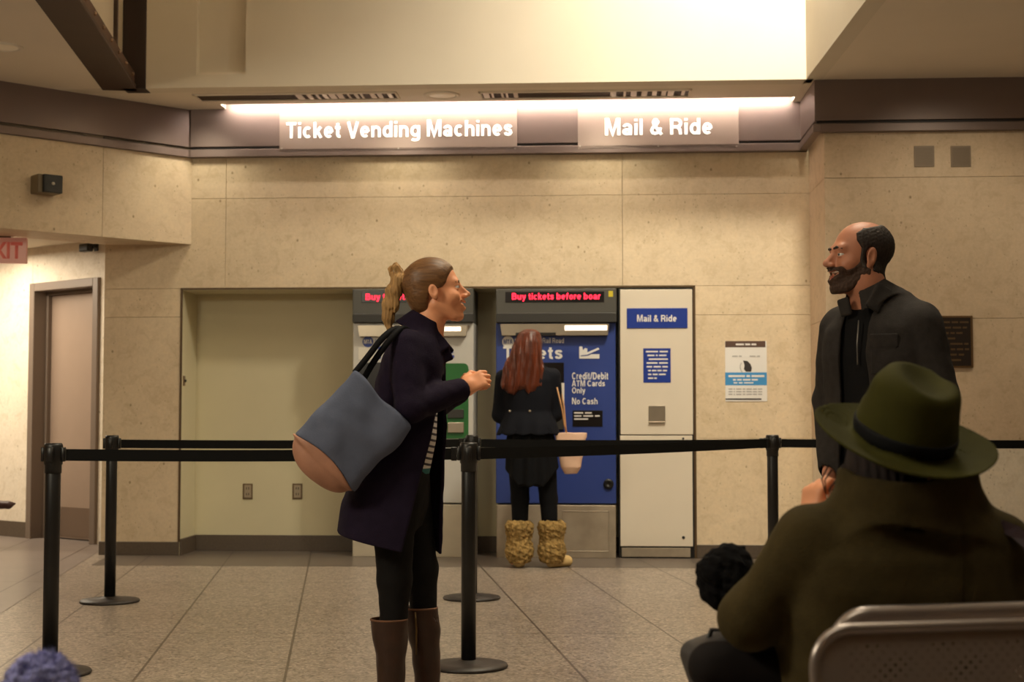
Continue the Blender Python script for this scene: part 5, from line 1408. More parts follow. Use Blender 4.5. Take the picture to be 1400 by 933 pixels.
# ------------------------------------------------------------------ seated woman in the olive hat, seen from behind
def hat_woman():
    Y0 = 2.73
    def PP(px, py, dy=0.0):
        q = at(px, py, Y0); return np.array((q.x, Y0 + dy, q.z))
    org = np.array((PP(1228, 700)[0], Y0 + .1, 0.0))
    root = thing('person', 'seated person in olive felt hat and dark olive coat, seen from behind', 'person', tuple(org))
    coatm = mat('olive_wool', (70, 60, 36), .9, var=.16, vscale=22, bump=.3, bscale=260, sheen=.03)
    felt = mat('olive_felt', (60, 58, 21), .85, var=.10, vscale=14, bump=.12, bscale=380, sheen=.05)
    band = mat('hat_band', (24, 24, 26), .7)
    hairm = strands('black_hair', (34, 22, 20), .5, (120, 120, 10), .8)
    skirt = mat('dark_skirt', (34, 30, 30), .85); knit = mat('black_wool_glove', (16, 15, 16), .95, bump=.5, bscale=90)
    def PD(px, py, dy): return np.array(at(px, py, Y0 + dy))
    x0 = PP(1228, 700)[0]; zz = lambda py: PP(1228, py)[2]; X = lambda px: PP(px, 700)[0]
    hc = PP(1222, 645, .03)
    HR = head_frame((-.42, .90, .06), (0, .02, 1)); ho = hc + V(0, .0, -.02)
    head = head_sdf(.0)
    sh = {1: PP(1098, 735, -.02), -1: PP(1364, 742, -.01)}
    el = {1: PP(1030, 848, .03), -1: PP(1398, 868, .04)}
    wr = {1: PD(1109, 722, .20), -1: PP(1330, 910, .28)}
    up_ = {1: PP(1185, 905, .10), -1: PP(1275, 905, .10)}
    seat = .44
    hip = {1: np.array((X(1185), Y0 + .06, seat + .10)), -1: np.array((X(1275), Y0 + .06, seat + .10))}
    kn = {1: np.array((X(1150), Y0 + .50, seat + .07)), -1: np.array((X(1285), Y0 + .52, seat + .07))}
    an = {1: np.array((X(1150), Y0 + .52, .10)), -1: np.array((X(1285), Y0 + .54, .10))}
    b = Sdf().u(xf(head, HR, ho, 1.0)).u(cap(ho + V(0, -.03, -.08), PP(1230, 725), .05, .07), .03)
    b.u(loft([(seat + .06, x0, Y0 + .06, .17, .13), (seat + .2, x0, Y0 + .03, .135, .11), (zz(800), x0, Y0, .15, .11), (zz(735), x0, Y0 - .01, .14, .08), (zz(705), x0, Y0, .07, .06)]), .03)
    for s in (1, -1):
        b.u(cap(sh[s] + V(.03 * s, 0, -.02), el[s], .042, .036), .02); b.u(cap(el[s], wr[s], .034, .026), .01)
        b.u(cap(hip[s], kn[s], .085, .055), .03); b.u(cap(kn[s], an[s], .05, .036), .02); b.u(cap(an[s], an[s] + V(0, .14, -.065), .036, .026), .02)
    hx = nv(V(.12, .12, .95)); b.u(hand_caps(basis(hx, (-.86, -.48, .15)), wr[1] + hx * .01, (48, 62, 42), -1, .88), .008)
    hx2 = nv(V(-.7, .7, -.1)); b.u(hand_caps(basis(hx2, (0, 0, 1)), wr[-1] + hx2 * .01, (25, 35, 25), 1, .95), .008)
    lo, hi = bounds([PP(1090, 600, -.15), PP(1420, 600, .3), (X(1030) - .06, Y0 - .15, 0), (X(1420), Y0 + .75, 0)], .05); lo[2] = -.01
    grow('body', b, lo, hi, .005, M['skin_f'], root, org)
    # hair under the brim
    h = Sdf().u(ell(hc + V(0, -.01, -.01), (.092, .105, .115))).u(cap(hc + V(-.055, .06, -.02), hc + V(-.082, .07, -.075), .040, .022), .03).u(cap(hc + V(-.095, .035, -.01), hc + V(-.125, .02, -.085), .036, .022), .03).u(cap(hc + V(.06, -.02, 0), hc + V(.07, -.02, -.10), .045, .035), .03)
    h.u(cap(hc + V(-.02, -.04, -.03), hc + V(-.03, -.03, -.10), .05, .045), .03)
    h.keep(lambda P: ((P - ho.astype(f4)) @ HR.T)[:, 0] - .045, .01)
    h.add(lambda P: .0016 * np.sin(P[:, 0] * 420 + 3 * np.sin(P[:, 2] * 26)) + .003 * wob(P, 36, 2))
    lo, hi = bounds([hc - .17, hc + .17], .02); grow('hair', h, lo, hi, .0035, hairm, root, org)
    bm = new()
    for k, (dx, dz, l) in enumerate(((-.118, -.03, .05), (-.124, -.02, .07), (-.11, -.05, .05))):
        p = hc + V(dx + .02, .06, dz + .03); tube(bm, [tuple(p - org), tuple(p - org + V(-.014, 0, -l * .4)), tuple(p - org + V(-.012 + .008 * k, 0, -l))], [.002, .0016, .0008], 6)
    obj('stray_lock', bm, hairm, root, True)
    # hat
    upv = nv(np.array((.150, -.34, .93))); rt_ = nv(np.cross((0, 1, 0), upv)); HF = np.array([rt_, np.cross(upv, rt_), upv], dtype=f4)
    bc = PP(1231, 607, -.012)
    ra, rb = .172, .178
    def brim(P):
        p = (P - bc.astype(f4)) @ HF.T
        a = np.arctan2(p[:, 1] / rb, p[:, 0] / ra); r = np.sqrt((p[:, 0] / ra) ** 2 + (p[:, 1] / rb) ** 2)
        rr = np.clip(r, .0, 1.1)
        zc = .018 * np.clip(rr - .5, 0, 1) ** 2 * 4 * (.6 + .8 * np.cos(a) ** 2) - .010 * np.clip(rr - .45, 0, 1) * (np.sin(a) < 0) * np.abs(np.sin(a))
        d = np.maximum(np.abs(p[:, 2] - zc) - .0028, (r - 1) * ra)
        return (smax(np.abs(p[:, 2] - zc) - .0028, (r - 1) * ra, .003)).astype(f4)
    cs = [(-.010, 0, 0, .100, .115), (.0, 0, 0, .0985, .114), (.04, 0, 0, .095, .110), (.085, 0, -.0, .088, .103), (.125, 0, 0, .083, .097), (.148, 0, 0, .076, .088)]
    crown = Sdf().u(loft(cs, HF, bc, 2.0, .045))
    # teardrop dent on top and front pinch
    crown.cut(xf(ell((0.016, -.020, .158), (.046, .080, .040)), HF, bc), .022)
    for s in (1, -1): crown.cut(xf(ell((s * .098, .070, .120), (.036, .050, .040)), HF, bc), .03)
    hat = Sdf().u(crown).u(brim, .016)
    hat.cut(xf(ell((0, 0, -.015), (.090, .104, .080)), HF, bc), .004)
    hat.add(lambda P: .0012 * wob(P, 26, 3))
    lo, hi = bounds([bc - .21, bc + .22], .0); ho_ = grow('hat', hat, lo, hi, .0032, felt, root, org)
    bd = Sdf().u(loft([(z, a, c, rx + .0022, ry + .0022) for z, a, c, rx, ry in cs], HF, bc, 2.0, .045)).keep(lambda P: np.abs(((P - bc.astype(f4)) @ HF.T)[:, 2] - .021) - .0175, .002)
    bd.cut(loft([(z, a, c, rx - .006, ry - .006) for z, a, c, rx, ry in cs] + [(-.05, 0, 0, .094, .109)], HF, bc, 2.0, .01), .001)
    grow('hat_band', bd, lo, hi, .0035, band, ho_, org)
    # coat
    cx = lambda a, b_: (X(a) + X(b_)) / 2
    def sec(py, a, b_, ry, dy=0): return (zz(py), cx(a, b_), Y0 + dy, (X(b_) - X(a)) / 2, ry)
    S_ = [(seat + .035, x0, Y0 + .07, .225, .175), (seat + .16, x0, Y0 + .06, .215, .165), sec(860, 1068, 1392, .145, .03), sec(800, 1075, 1385, .135, .01), sec(760, 1080, 1380, .125, .0), sec(728, 1092, 1374, .105, .0), sec(708, 1120, 1352, .088, .0), sec(692, 1150, 1328, .082, .005)]
    ct = Sdf().u(loft(S_, n=2.5, capr=.02))
    for s in (1, -1):
        arm = Sdf().u(cap(sh[s], sh[s] * .5 + el[s] * .5, .056, .052)).u(cap(sh[s] * .5 + el[s] * .5, el[s], .052, .062), .01).u(cap(el[s], wr[s] - (wr[s] - el[s]) * .06, .060, .040), .02)
        ct.u(arm, .028); d = nv(wr[s] - el[s]); ct.cut(cap(wr[s] - d * .05, wr[s] + d * .12, .037, .037), .004)
        ct.u(cap(sh[s] + V(.02 * s, 0, .0), sh[s] + V(0, 0, -.012), .058), .02)
    # skirt of the coat over the lap
    ct.u(cap((X(1180), Y0 + .10, seat + .10), (X(1155), Y0 + .48, seat + .09), .11, .085), .04); ct.u(cap((X(1275), Y0 + .10, seat + .10), (X(1285), Y0 + .48, seat + .09), .11, .085), .04)
    # tall stand collar
    kR = basis((1, .0, -.03), (.02, -.1, 1)); kc = PP(1240, 676, .0)
    def ring(P):
        p = (P - kc.astype(f4)) @ kR.T
        fl = 1 - .05 * p[:, 2] / .04; r = np.sqrt((p[:, 0] / .124) ** 2 + (p[:, 1] / .128) ** 2)
        return np.maximum(np.maximum(np.abs(r - fl) * .11 - .010, np.abs(p[:, 2]) - .046 - .005 * np.sin(p[:, 0] * 20)), p[:, 1] - .075).astype(f4)
    ct.u(ring, .05)
    # back seam with an open pleat
    def pleat(P):
        z = P[:, 2]; cxp = np.interp(z, [zz(840), zz(790), zz(745), zz(722)], [X(1288), X(1297), X(1296), X(1288)]); w = np.interp(z, [zz(850), zz(835), zz(780), zz(722)], [.001, .006, .0085, .001])
        return np.maximum(np.maximum(np.abs(P[:, 0] - cxp) - w, P[:, 1] - (Y0 - .108)), np.abs(z - zz(780)) - .088).astype(f4)
    ct.add(lambda P: .0045 * wob(P, 13, 4) + .0022 * wob(P, 34, 8))
    ct.cut(pleat, .008)
    lo, hi = bounds([PP(960, 630, -.2), PP(1440, 630, .2), (X(960), Y0 - .2, seat - .06), (X(1420), Y0 + .62, seat)], .02)
    co_ = grow('coat', ct, lo, hi, .005, coatm, root, org)
    # skirt, boots
    sk = Sdf()
    for s in (1, -1): sk.u(cap(kn[s] + V(0, -.1, 0), kn[s], .085, .078), .02).u(cap(kn[s], an[s], .066, .05), .03)
    sk.u(cap(PP(985, 925, .10), PP(1100, 935, .10), .05, .07), .02)
    lo, hi = bounds([kn[1], kn[-1], an[1], an[-1], PP(985, 925, .1)], .13); lo[2] = .06
    sk.keep(lambda P: (.07 - P[:, 2]).astype(f4)); grow('trousers', sk, lo, hi, .008, skirt, root, org)
    for s in (1, -1):
        so = Sdf().u(cap(an[s] + V(0, 0, -.05), an[s] + V(0, .15, -.062), .046, .036)).keep(lambda P: (.001 - P[:, 2]).astype(f4), .004)
        lo, hi = bounds([an[s] + V(0, -.06, 0), an[s] + V(0, .22, 0)], .08); grow('shoe', so, lo, hi, .007, knit, root, org)
    # shoulder strap on the right
    bm = new(); t = bmesh.new(); prev = None
    pl = [PP(1352, 716, -.060), PP(1366, 722, -.085), PP(1380, 738, -.100), PP(1390, 765, -.110), PP(1394, 800, -.115), PP(1396, 850, -.115)]
    for i, q in enumerate(pl):
        d = nv(pl[min(i + 1, 5)] - pl[max(i - 1, 0)]); wv = nv(np.cross(d, (0, 1, 0))) * .012; nn = V(0, .003, 0)
        r = [t.verts.new(tuple(q - org + a * wv + c * nn)) for a, c in ((-1, -1), (1, -1), (1, 1), (-1, 1))]
        if prev:
            for k in range(4): t.faces.new((prev[k], prev[(k + 1) % 4], r[(k + 1) % 4], r[k]))
        else: t.faces.new(r)
        prev = r
    t.faces.new(prev); bmesh.ops.recalc_face_normals(t, faces=list(t.faces)); obj('shoulder_strap', t, mat('plum_strap', (70, 52, 60), .6), root)
    # fluffy black scarf or muff held at her left side
    sc = thing('scarf', 'fluffy black scarf bunched at the left elbow of the olive coat', 'scarf', tuple(PP(1010, 800, .19)))
    so_ = np.array(sc.location)
    g = Sdf().u(ell(PP(998, 800, .20), (.036, .05, .042))).u(ell(PP(1022, 782, .21), (.036, .05, .036)), .02).u(ell(PP(1030, 815, .19), (.045, .05, .05)), .02).u(ell(PP(1005, 830, .19), (.035, .045, .035)), .02)
    g.add(lambda P: .006 * wob(P, 70, 2) + .004 * wob(P, 160, 5))
    lo, hi = bounds([PP(980, 755, .2), PP(1050, 850, .2)], .07); grow('pile', g, lo, hi, .0035, knit, sc, so_)
    # dark bag on her lap side at the lower left
    bg = thing('handbag', 'dark slate handbag beside the olive coat at the bottom edge', 'bag', tuple(PP(985, 960, .16)))
    bo_ = np.array(bg.location)
    g = Sdf().u(rbox(PP(1000, 940, .17), (.058, .07, .070), .03, basis((.9, .1, .3), (-.3, 0, .95))))
    lo, hi = bounds([PP(1000, 940, .17)], .13); grow('bag_body', g, lo, hi, .005, mat('slate_bag', (46, 44, 46), .6), bg, bo_)
    bm = new(); tube(bm, [tuple(PP(975, 918, .17) - bo_), tuple(PP(990, 880, .17) - bo_), tuple(PP(1015, 880, .17) - bo_), tuple(PP(1030, 910, .17) - bo_)], .005, 8); obj('handle', bm, M['black'], bg, True)
hat_woman()
# ------------------------------------------------------------------ perforated steel bench, two seats back to back
def bench():
    steel = mat('bench_steel', (150, 138, 132), .45, .35, bump=.05, bscale=200); rimm = mat('bench_rim', (170, 160, 156), .3, .75)
    def seat_back(name, lab, px0, top, Y, facing, w, bulge):
        p = at(px0, top, Y); zt = p.z; x0 = p.x
        tilt = .10 * facing
        root = thing('bench_seat', lab, 'seat', (x0 + w / 2 * math.cos(.19), Y + w / 2 * math.sin(.19), 0), .19)
        H_ = .36; r = .055
        def W3(u, v):                                        # u 0..w, v 0 at the top downwards; back leans
            return (u - w / 2, facing * (-.0) + tilt * v + .012 * math.cos(u / w * 2 * PI) * 0, zt - v)
        bm = bmesh.new(); pitch = .0086; hole = .0030; nu, nvv = int((w - .085) / pitch), int((H_ - .05) / pitch)
        uo, vo = (w - nu * pitch) / 2, .014
        def inside(u, v):
            cu, cv = min(max(u, r), w - r), min(max(v, r), H_ - r); return math.hypot(u - cu, v - cv) <= r + 1e-6
        cache = {}
        def vert(u, v, b=0):
            k = (round(u, 5), round(v, 5), b)
            if k not in cache:
                q = W3(u, v); cache[k] = bm.verts.new((q[0], q[1] + b * .0022, q[2]))
            return cache[k]
        # cells
        for i in range(nu):
            for jv in range(nvv):
                u0, v0 = uo + i * pitch, vo + jv * pitch; u1, v1 = u0 + pitch, v0 + pitch; cu, cv = (u0 + u1) / 2, (v0 + v1) / 2
                solid = ((i + jv) % 2 == 0) or not all(inside(a, c) for a, c in ((u0 - .006, v0 - .006), (u1 + .006, v0 - .006), (u0 - .006, v1 + .006), (u1 + .006, v1 + .006)))
                if not all(inside(a, c) for a, c in ((u0, v0), (u1, v0), (u0, v1), (u1, v1))): continue
                if solid: bm.faces.new([vert(u0, v0), vert(u1, v0), vert(u1, v1), vert(u0, v1)]); continue
                corners = [(u0, v0), (u1, v0), (u1, v1), (u0, v1)]
                ring_ = [(cu + hole * math.cos(math.radians(a)), cv + hole * math.sin(math.radians(a))) for a in (225, 270, 315, 0, 45, 90, 135, 180)]
                rv = [vert(*q) for q in ring_]; cvs = [vert(*q) for q in corners]
                for k in range(4):
                    a, b_, c_ = rv[2 * k], rv[(2 * k + 1) % 8], rv[(2 * k + 2) % 8]
                    bm.faces.new([cvs[k], cvs[(k + 1) % 4], c_, b_, a])
        bmesh.ops.recalc_face_normals(bm, faces=list(bm.faces))
        obj('perforated_panel', bm, steel, root)
        # border plate between cells and the rolled rim
        bm = new()
        # outline ribbon
        P_ = rrect(0, w, 0, H_, r, 8); P_ = [(a, H_ - b_) for a, b_ in P_]
        tube(bm, [W3(a, b_) for a, b_ in P_ + [P_[0]]], bulge, 10); rm = obj('rim', bm, rimm, root, True)
        bm = bmesh.new(); inn = rrect(uo + pitch * 1.0, w - uo - pitch * 1.0, H_ - vo - pitch * nvv + pitch, H_ - vo - pitch, r * .45, 8); inn = [(a, H_ - b_) for a, b_ in inn]
        n_ = len(P_)
        A = [bm.verts.new(Vector(W3(a, b_)) + Vector((0, .0012, 0))) for a, b_ in P_]; Bv = [bm.verts.new(Vector(W3(a, b_)) + Vector((0, .0012, 0))) for a, b_ in inn]
        for k in range(n_): bm.faces.new((A[k], A[(k + 1) % n_], Bv[(k + 1) % n_], Bv[k]))
        obj('border', bm, steel, root)
        # seat pan, bracket and legs
        bm = new(); zs = .42; d0, d1 = (0.03, .46) if facing > 0 else (-.46, -.03)
        box(bm, -w / 2, w / 2, d0, d1, zs - .02, zs, .008, 2); obj('seat', bm, steel, root)
        bm = new()
        for s in (-1, 1): box(bm, s * (w / 2 - .05) - .015, s * (w / 2 - .05) + .015, .0 + tilt * .3 - .012, tilt * .3 + .012, zs - .05, zt - .25, .004, 1)
        obj('back_bracket', bm, steel, root)
        for s in (-1, 1):
            bm = new(); m_ = (d0 + d1) / 2; box(bm, s * (w / 2 - .1) - .02, s * (w / 2 - .1) + .02, m_ - .02, m_ + .02, .0, zs - .02, .004, 1); box(bm, s * (w / 2 - .1) - .025, s * (w / 2 - .1) + .025, m_ - .16, m_ + .16, .0, .025, .006, 1); obj('leg', bm, steel, root)
        return root
    seat_back('near', 'perforated steel bench seat back nearest the camera at the lower right', 1112, 862, 2.10, -1, .56, .0085)
    seat_back('far', 'steel bench seat behind the near one, under the person in olive hat', 1144, 842, 2.40, 1, .56, .015)
bench()
# ------------------------------------------------------------------ red-haired person at the blue machine, seen from behind
def red_hair():
    Y0 = 10.52
    def PP(px, py, dy=0.0):
        q = at(px, py, Y0); return np.array((q.x, Y0 + dy, q.z))
    zz = lambda py: PP(725, py)[2]; X = lambda px: PP(px, 600)[0]
    x0 = X(726); org = np.array((x0, Y0, 0.0))
    root = thing('person', 'red haired person in black jacket and furry boots at the blue ticket machine', 'person', tuple(org))
    jk = mat('black_jacket', (22, 23, 29), .8, bump=.15, bscale=120); lg = mat('black_tights', (15, 15, 17), .8)
    hairm = strands('auburn_hair', (84, 37, 19), .55, (30, 30, 3), .4)
    fur = mat('tan_fur', (150, 122, 74), .95, var=.5, vscale=40, bump=1.0, bscale=60); shoe = mat('tan_suede', (196, 166, 112), .8)
    HR = head_frame((-.05, .98, -.18), (0, .18, .98)); ho = PP(724, 474, .02)
    sh = {1: PP(754, 515, .0), -1: PP(690, 517, .0)}; el = {1: PP(760, 566, .04), -1: PP(683, 568, .04)}; wr = {1: PP(748, 566, .28), -1: PP(700, 560, .28)}
    hip = {1: np.array((X(743), Y0, .90)), -1: np.array((X(709), Y0, .90))}; kn = {1: np.array((X(750), Y0 + .03, .50)), -1: np.array((X(711), Y0 + .02, .50))}; an = {1: np.array((X(753), Y0, .09)), -1: np.array((X(711), Y0, .09))}
    b = Sdf().u(xf(head_sdf(0), HR, ho, 1.0)).u(cap(ho + V(0, -.03, -.08), PP(724, 510), .05, .06), .02)
    b.u(loft([(.84, x0, Y0, .15, .10), (.95, x0, Y0, .155, .105), (1.08, x0, Y0, .12, .09), (1.25, x0, Y0, .14, .10), (1.38, x0, Y0, .13, .08), (1.44, x0, Y0, .06, .05)]), .03)
    for s in (1, -1):
        b.u(cap(sh[s], el[s], .042, .036), .02).u(cap(el[s], wr[s], .034, .025), .01).u(cap(hip[s], kn[s], .075, .05), .02).u(cap(kn[s], an[s], .045, .034), .02).u(cap(an[s], an[s] + V(.05 * s, .13, -.06), .034, .026), .02)
        hx = nv(V(-.1 * s, .95, .1)); b.u(hand_caps(basis(hx, (0, 0, 1)), wr[s] + hx * .01, (20, 28, 20), -s, .95), .006)
    lo, hi = bounds([PP(660, 440, -.15), PP(790, 600, .45)], .05); lo[2] = -.01; grow('body', b, lo, hi, .006, M['skin_f'], root, org)
    # long hair
    h = Sdf().u(loft([(zz(540), X(711), Y0 - .105, .115, .028), (zz(528), X(712), Y0 - .105, .150, .045), (zz(505), X(715), Y0 - .08, .150, .07), (zz(485), X(719), Y0 - .05, .122, .095), (zz(468), X(722.5), Y0 - .01, .105, .115), (zz(456), X(724), Y0 + .005, .082, .10), (zz(450.5), X(724.5), Y0 + .01, .05, .07)], capr=.03))
    h.cut(lambda P: ((ho + HR[0] * .035).astype(f4) - P) @ HR[0] * -1 * -1 if False else -(((P - ho.astype(f4)) @ HR.T)[:, 0] - .045), .01)
    h.add(lambda P: (.0030 * np.sin(P[:, 0] * 130 + 2.2 * np.sin(P[:, 2] * 11)) + .0016 * np.sin(P[:, 0] * 290 + 2 * np.sin(P[:, 2] * 17))) * np.clip((zz(452) - P[:, 2]) / .15, 0, 1) + .022 * np.clip((zz(524) - P[:, 2]) / .08, 0, 1) * (wob(P * np.array([1, 1, .2], dtype=f4), 34, 2) + .25))
    lo, hi = bounds([PP(670, 445, -.2), PP(775, 548, .15)], .03); grow('hair', h, lo, hi, .0055, hairm, root, org)
    # jacket with flared peplum
    S_ = [(zz(595), x0 - .02, Y0, .232, .165), (zz(580), x0 - .015, Y0, .205, .15), (zz(563), X(722), Y0, .170, .12), (zz(540), X(722), Y0, .185, .13), (zz(520), X(722), Y0, .19, .13), (zz(507), X(723), Y0, .165, .105), (zz(497), X(724), Y0, .09, .07)]
    j = Sdf().u(loft(S_, n=2.3)).cut(loft([(z - .002, a, c, rx - .016, ry - .016) for z, a, c, rx, ry in S_[:3]], n=2.3, capr=.001), .003)
    j.add(lambda P: .004 * np.sin(np.arctan2(P[:, 1] - Y0, P[:, 0] - x0) * 8 + 2 * np.sin(P[:, 0] * 9)) * np.clip((zz(563) - P[:, 2]) / .15, 0, 1))
    for s in (1, -1): j.u(cap(sh[s] + V(.006 * s, 0, 0), el[s], .064, .056), .03).u(cap(el[s], wr[s] - (wr[s] - el[s]) * .1, .052, .040), .02)
    lo, hi = bounds([PP(660, 490, -.2), PP(785, 600, .3)], .03); jo = grow('jacket', j, lo, hi, .0065, jk, root, org)
    for bx in (697, 724):
        bm = sphere_bm(.010, 12); bmesh.ops.translate(bm, verts=list(bm.verts), vec=PP(bx, 562.5, -.112 if bx == 697 else -.122) - org); obj('button', bm, M['steel'], jo, True)
    # skirt and tights
    k = Sdf().u(loft([(zz(664), x0 + .012, Y0, .215, .15), (zz(640), x0 + .01, Y0, .19, .145), (zz(600), x0, Y0, .172, .125), (zz(575), x0, Y0, .14, .10)], n=2.3)).add(lambda P: .008 * np.sin(np.arctan2(P[:, 1] - Y0, P[:, 0] - x0) * 9 + 1))
    k.cut(lambda P: (P[:, 2] - zz(640) - .0 + 1.2 * np.abs(np.abs(P[:, 0] - x0) - .2)).astype(f4), .01)
    lo, hi = bounds([PP(670, 570, -.2), PP(785, 668, .2)], .03); grow('skirt', k, lo, hi, .007, lg, root, org)
    t = Sdf()
    for s in (1, -1): t.u(cap(hip[s], kn[s], .092, .066), .02).u(cap(kn[s], an[s], .066, .05), .02)
    t.keep(lambda P: (.14 - P[:, 2]).astype(f4)); lo, hi = bounds([PP(685, 600, -.12), PP(775, 750, .14)], .03); grow('tights', t, lo, hi, .007, lg, root, org)
    # furry boots
    for s in (1, -1):
        cxp = X(754) if s == 1 else X(710)
        f = Sdf().u(loft([(.03, cxp, Y0, .088, .09), (.10, cxp, Y0, .098, .098), (.22, cxp, Y0, .096, .095), (zz(716), cxp, Y0, .098, .095), (zz(711), cxp, Y0, .085, .085)], capr=.02))
        f.add(lambda P: .007 * wob(P, 75, 3) + .005 * wob(P, 150, 7) + .006 * np.sin(P[:, 2] * 38)).cut(cap((cxp, Y0, zz(720)), (cxp, Y0, zz(690)), .062), .004)
        lo, hi = bounds([(cxp - .11, Y0 - .11, .0), (cxp + .11, Y0 + .11, zz(705))], .03); bo = grow('furry_boot', f, lo, hi, .0055, fur, root, org)
        tip = V(.115, .07, 0) if s == 1 else V(-.02, .13, 0)
        g = Sdf().u(cap((cxp, Y0, .042), np.array((cxp, Y0, .040)) + tip, .045, .042)).keep(lambda P: (.001 - P[:, 2]).astype(f4), .004)
        lo, hi = bounds([(cxp, Y0, .04), np.array((cxp, Y0, .04)) + tip], .08); grow('boot_foot', g, lo, hi, .006, shoe, bo, org)
    # handbag
    bg = thing('handbag', 'pale pink open handbag hanging beside the red haired person', 'bag', tuple(PP(780, 648, -.04)))
    bo_ = np.array(bg.location); pk = mat('pale_pink_leather', (214, 176, 150), .55, var=.06); stp = mat('tan_strap', (190, 140, 92), .6)
    def bf(P):
        p = P - bo_.astype(f4); z = p[:, 2]; H_ = zz(592) - zz(648)
        w = np.interp(z, [0, .05, .18, H_], [.045, .075, .092, .122]); d = np.interp(z, [0, .05, .2, H_], [.04, .06, .06, .045])
        return np.maximum(((np.abs(p[:, 0]) / w) ** 2.6 + (np.abs(p[:, 1]) / d) ** 2.6) ** (1 / 2.6) * d - d, np.maximum(-z, z - H_)).astype(f4)
    g = Sdf().u(bf).add(lambda P: .003 * wob(P, 30, 2)).cut(lambda P: np.maximum(bf(P) + .008, zz(606) - P[:, 2]), .003)
    lo, hi = bounds([bo_ - .13, bo_ + .13 + V(0, 0, .22)], .03); grow('bag_body', g, lo, hi, .005, pk, bg, bo_)
    bm = new(); tube(bm, [tuple(PP(761, 530, -.085) - bo_), tuple(PP(768, 560, -.085) - bo_), tuple(PP(771, 580, -.075) - bo_), tuple(PP(776, 597, -.06) - bo_)], .006, 8); obj('strap', bm, stp, bg, True)
    bm = new(); tube(bm, [tuple(PP(766, 530, .02) - bo_), tuple(PP(771, 556, -.01) - bo_), tuple(PP(773, 580, -.01) - bo_), tuple(PP(774, 597, -.02) - bo_)], .006, 8); obj('strap', bm, stp, bg, True)
red_hair()
# ------------------------------------------------------------------ fuzzy blue knitted hat on a suitcase, lower left corner
def blue_hat():
    Y0 = 2.25
    p = at(56, 893, Y0); top = p.z; cx = p.x
    w = at(106, 920, Y0).x - at(8, 920, Y0).x; R = w / 2
    cz = top - R * .92
    o = np.array((cx, Y0, cz - R * .9))
    root = thing('knit_hat', 'fuzzy blue knitted hat at the bottom left corner beside the post', 'hat', tuple(o))
    yarn = mat('blue_yarn', (150, 152, 204), .95, var=.5, vscale=45, bump=.6, bscale=120, sheen=.3)
    c = np.array((cx, Y0, cz))
    def k(P):
        q = P - c.astype(f4); a = np.arctan2(q[:, 1], q[:, 0]); e = np.arctan2(q[:, 2], np.hypot(q[:, 0], q[:, 1]))
        return (.0035 * np.abs(np.sin(a * 11 + 2.5 * e)) - .003 * np.abs(np.sin(e * 12)) + .003 * wob(P, 130, 3)).astype(f4)
    g = Sdf().u(ell(c, (R, R, R * .92))).cut(ell(c + V(.012, -.012, R * .95), (.018, .018, .020)), .018).cut(ell(c + V(-.012, -R * .75, R * .66), (.016, .012, .012)), .012).add(k)
    Vt, F_ = surf(g, c - R * 1.2, c + R * 1.2, .0022); h = mesh_np('crown', Vt, F_, yarn, root, o)
    # loose fibres
    bm = bmesh.new(); r2 = random.Random(4)
    for _ in range(1500):
        z = r2.uniform(-.3, 1); a = r2.uniform(0, 2 * PI); s = math.sqrt(1 - z * z); d = Vector((s * math.cos(a), s * math.sin(a), z))
        p0 = Vector((R * d.x, R * d.y, R * .92 * d.z)) * .97; j = Vector((r2.gauss(0, 1), r2.gauss(0, 1), r2.gauss(0, 1))) * .4; q = p0 + (d + j).normalized() * r2.uniform(.006, .016)
        sd = d.cross(Vector((.3, .5, .8))).normalized() * .0007; oo = Vector((0, 0, R * .9))
        bm.faces.new([bm.verts.new(v + oo) for v in (p0 - sd, p0 + sd, q)])
    tag(obj('pile', bm, yarn, root), kind='stuff')
    # rolling suitcase under it (below the picture edge)
    zt = o[2] - .002
    sc = thing('suitcase', 'small black rolling suitcase under the blue knitted hat', 'suitcase', (cx, Y0, 0))
    bm = new(); box(bm, -.19, .19, -.12, .12, .05, zt, .03, 4); obj('shell', bm, M['black'], sc, True)
    for sx in (-1, 1):
        for sy in (-1, 1):
            bm = new(); lathe(bm, [(0, -.012), (.024, -.012), (.025, -.008), (.025, .008), (.024, .012), (0, .012)], 16, (sx * .15, sy * .09, .0255), Matrix.Rotation(PI / 2, 4, 'Y')); box(bm, sx * .15 - .016, sx * .15 + .016, sy * .09 - .012, sy * .09 + .012, .03, .055, .003, 1); obj('wheel', bm, M['mach_dark'], sc, True)
    bm = new(); tube(bm, [(.195, -.04, zt - .3), (.215, -.04, zt - .28), (.215, .04, zt - .28), (.195, .04, zt - .3)], .008, 8); obj('handle', bm, M['mach_dark'], sc, True)
blue_hat()

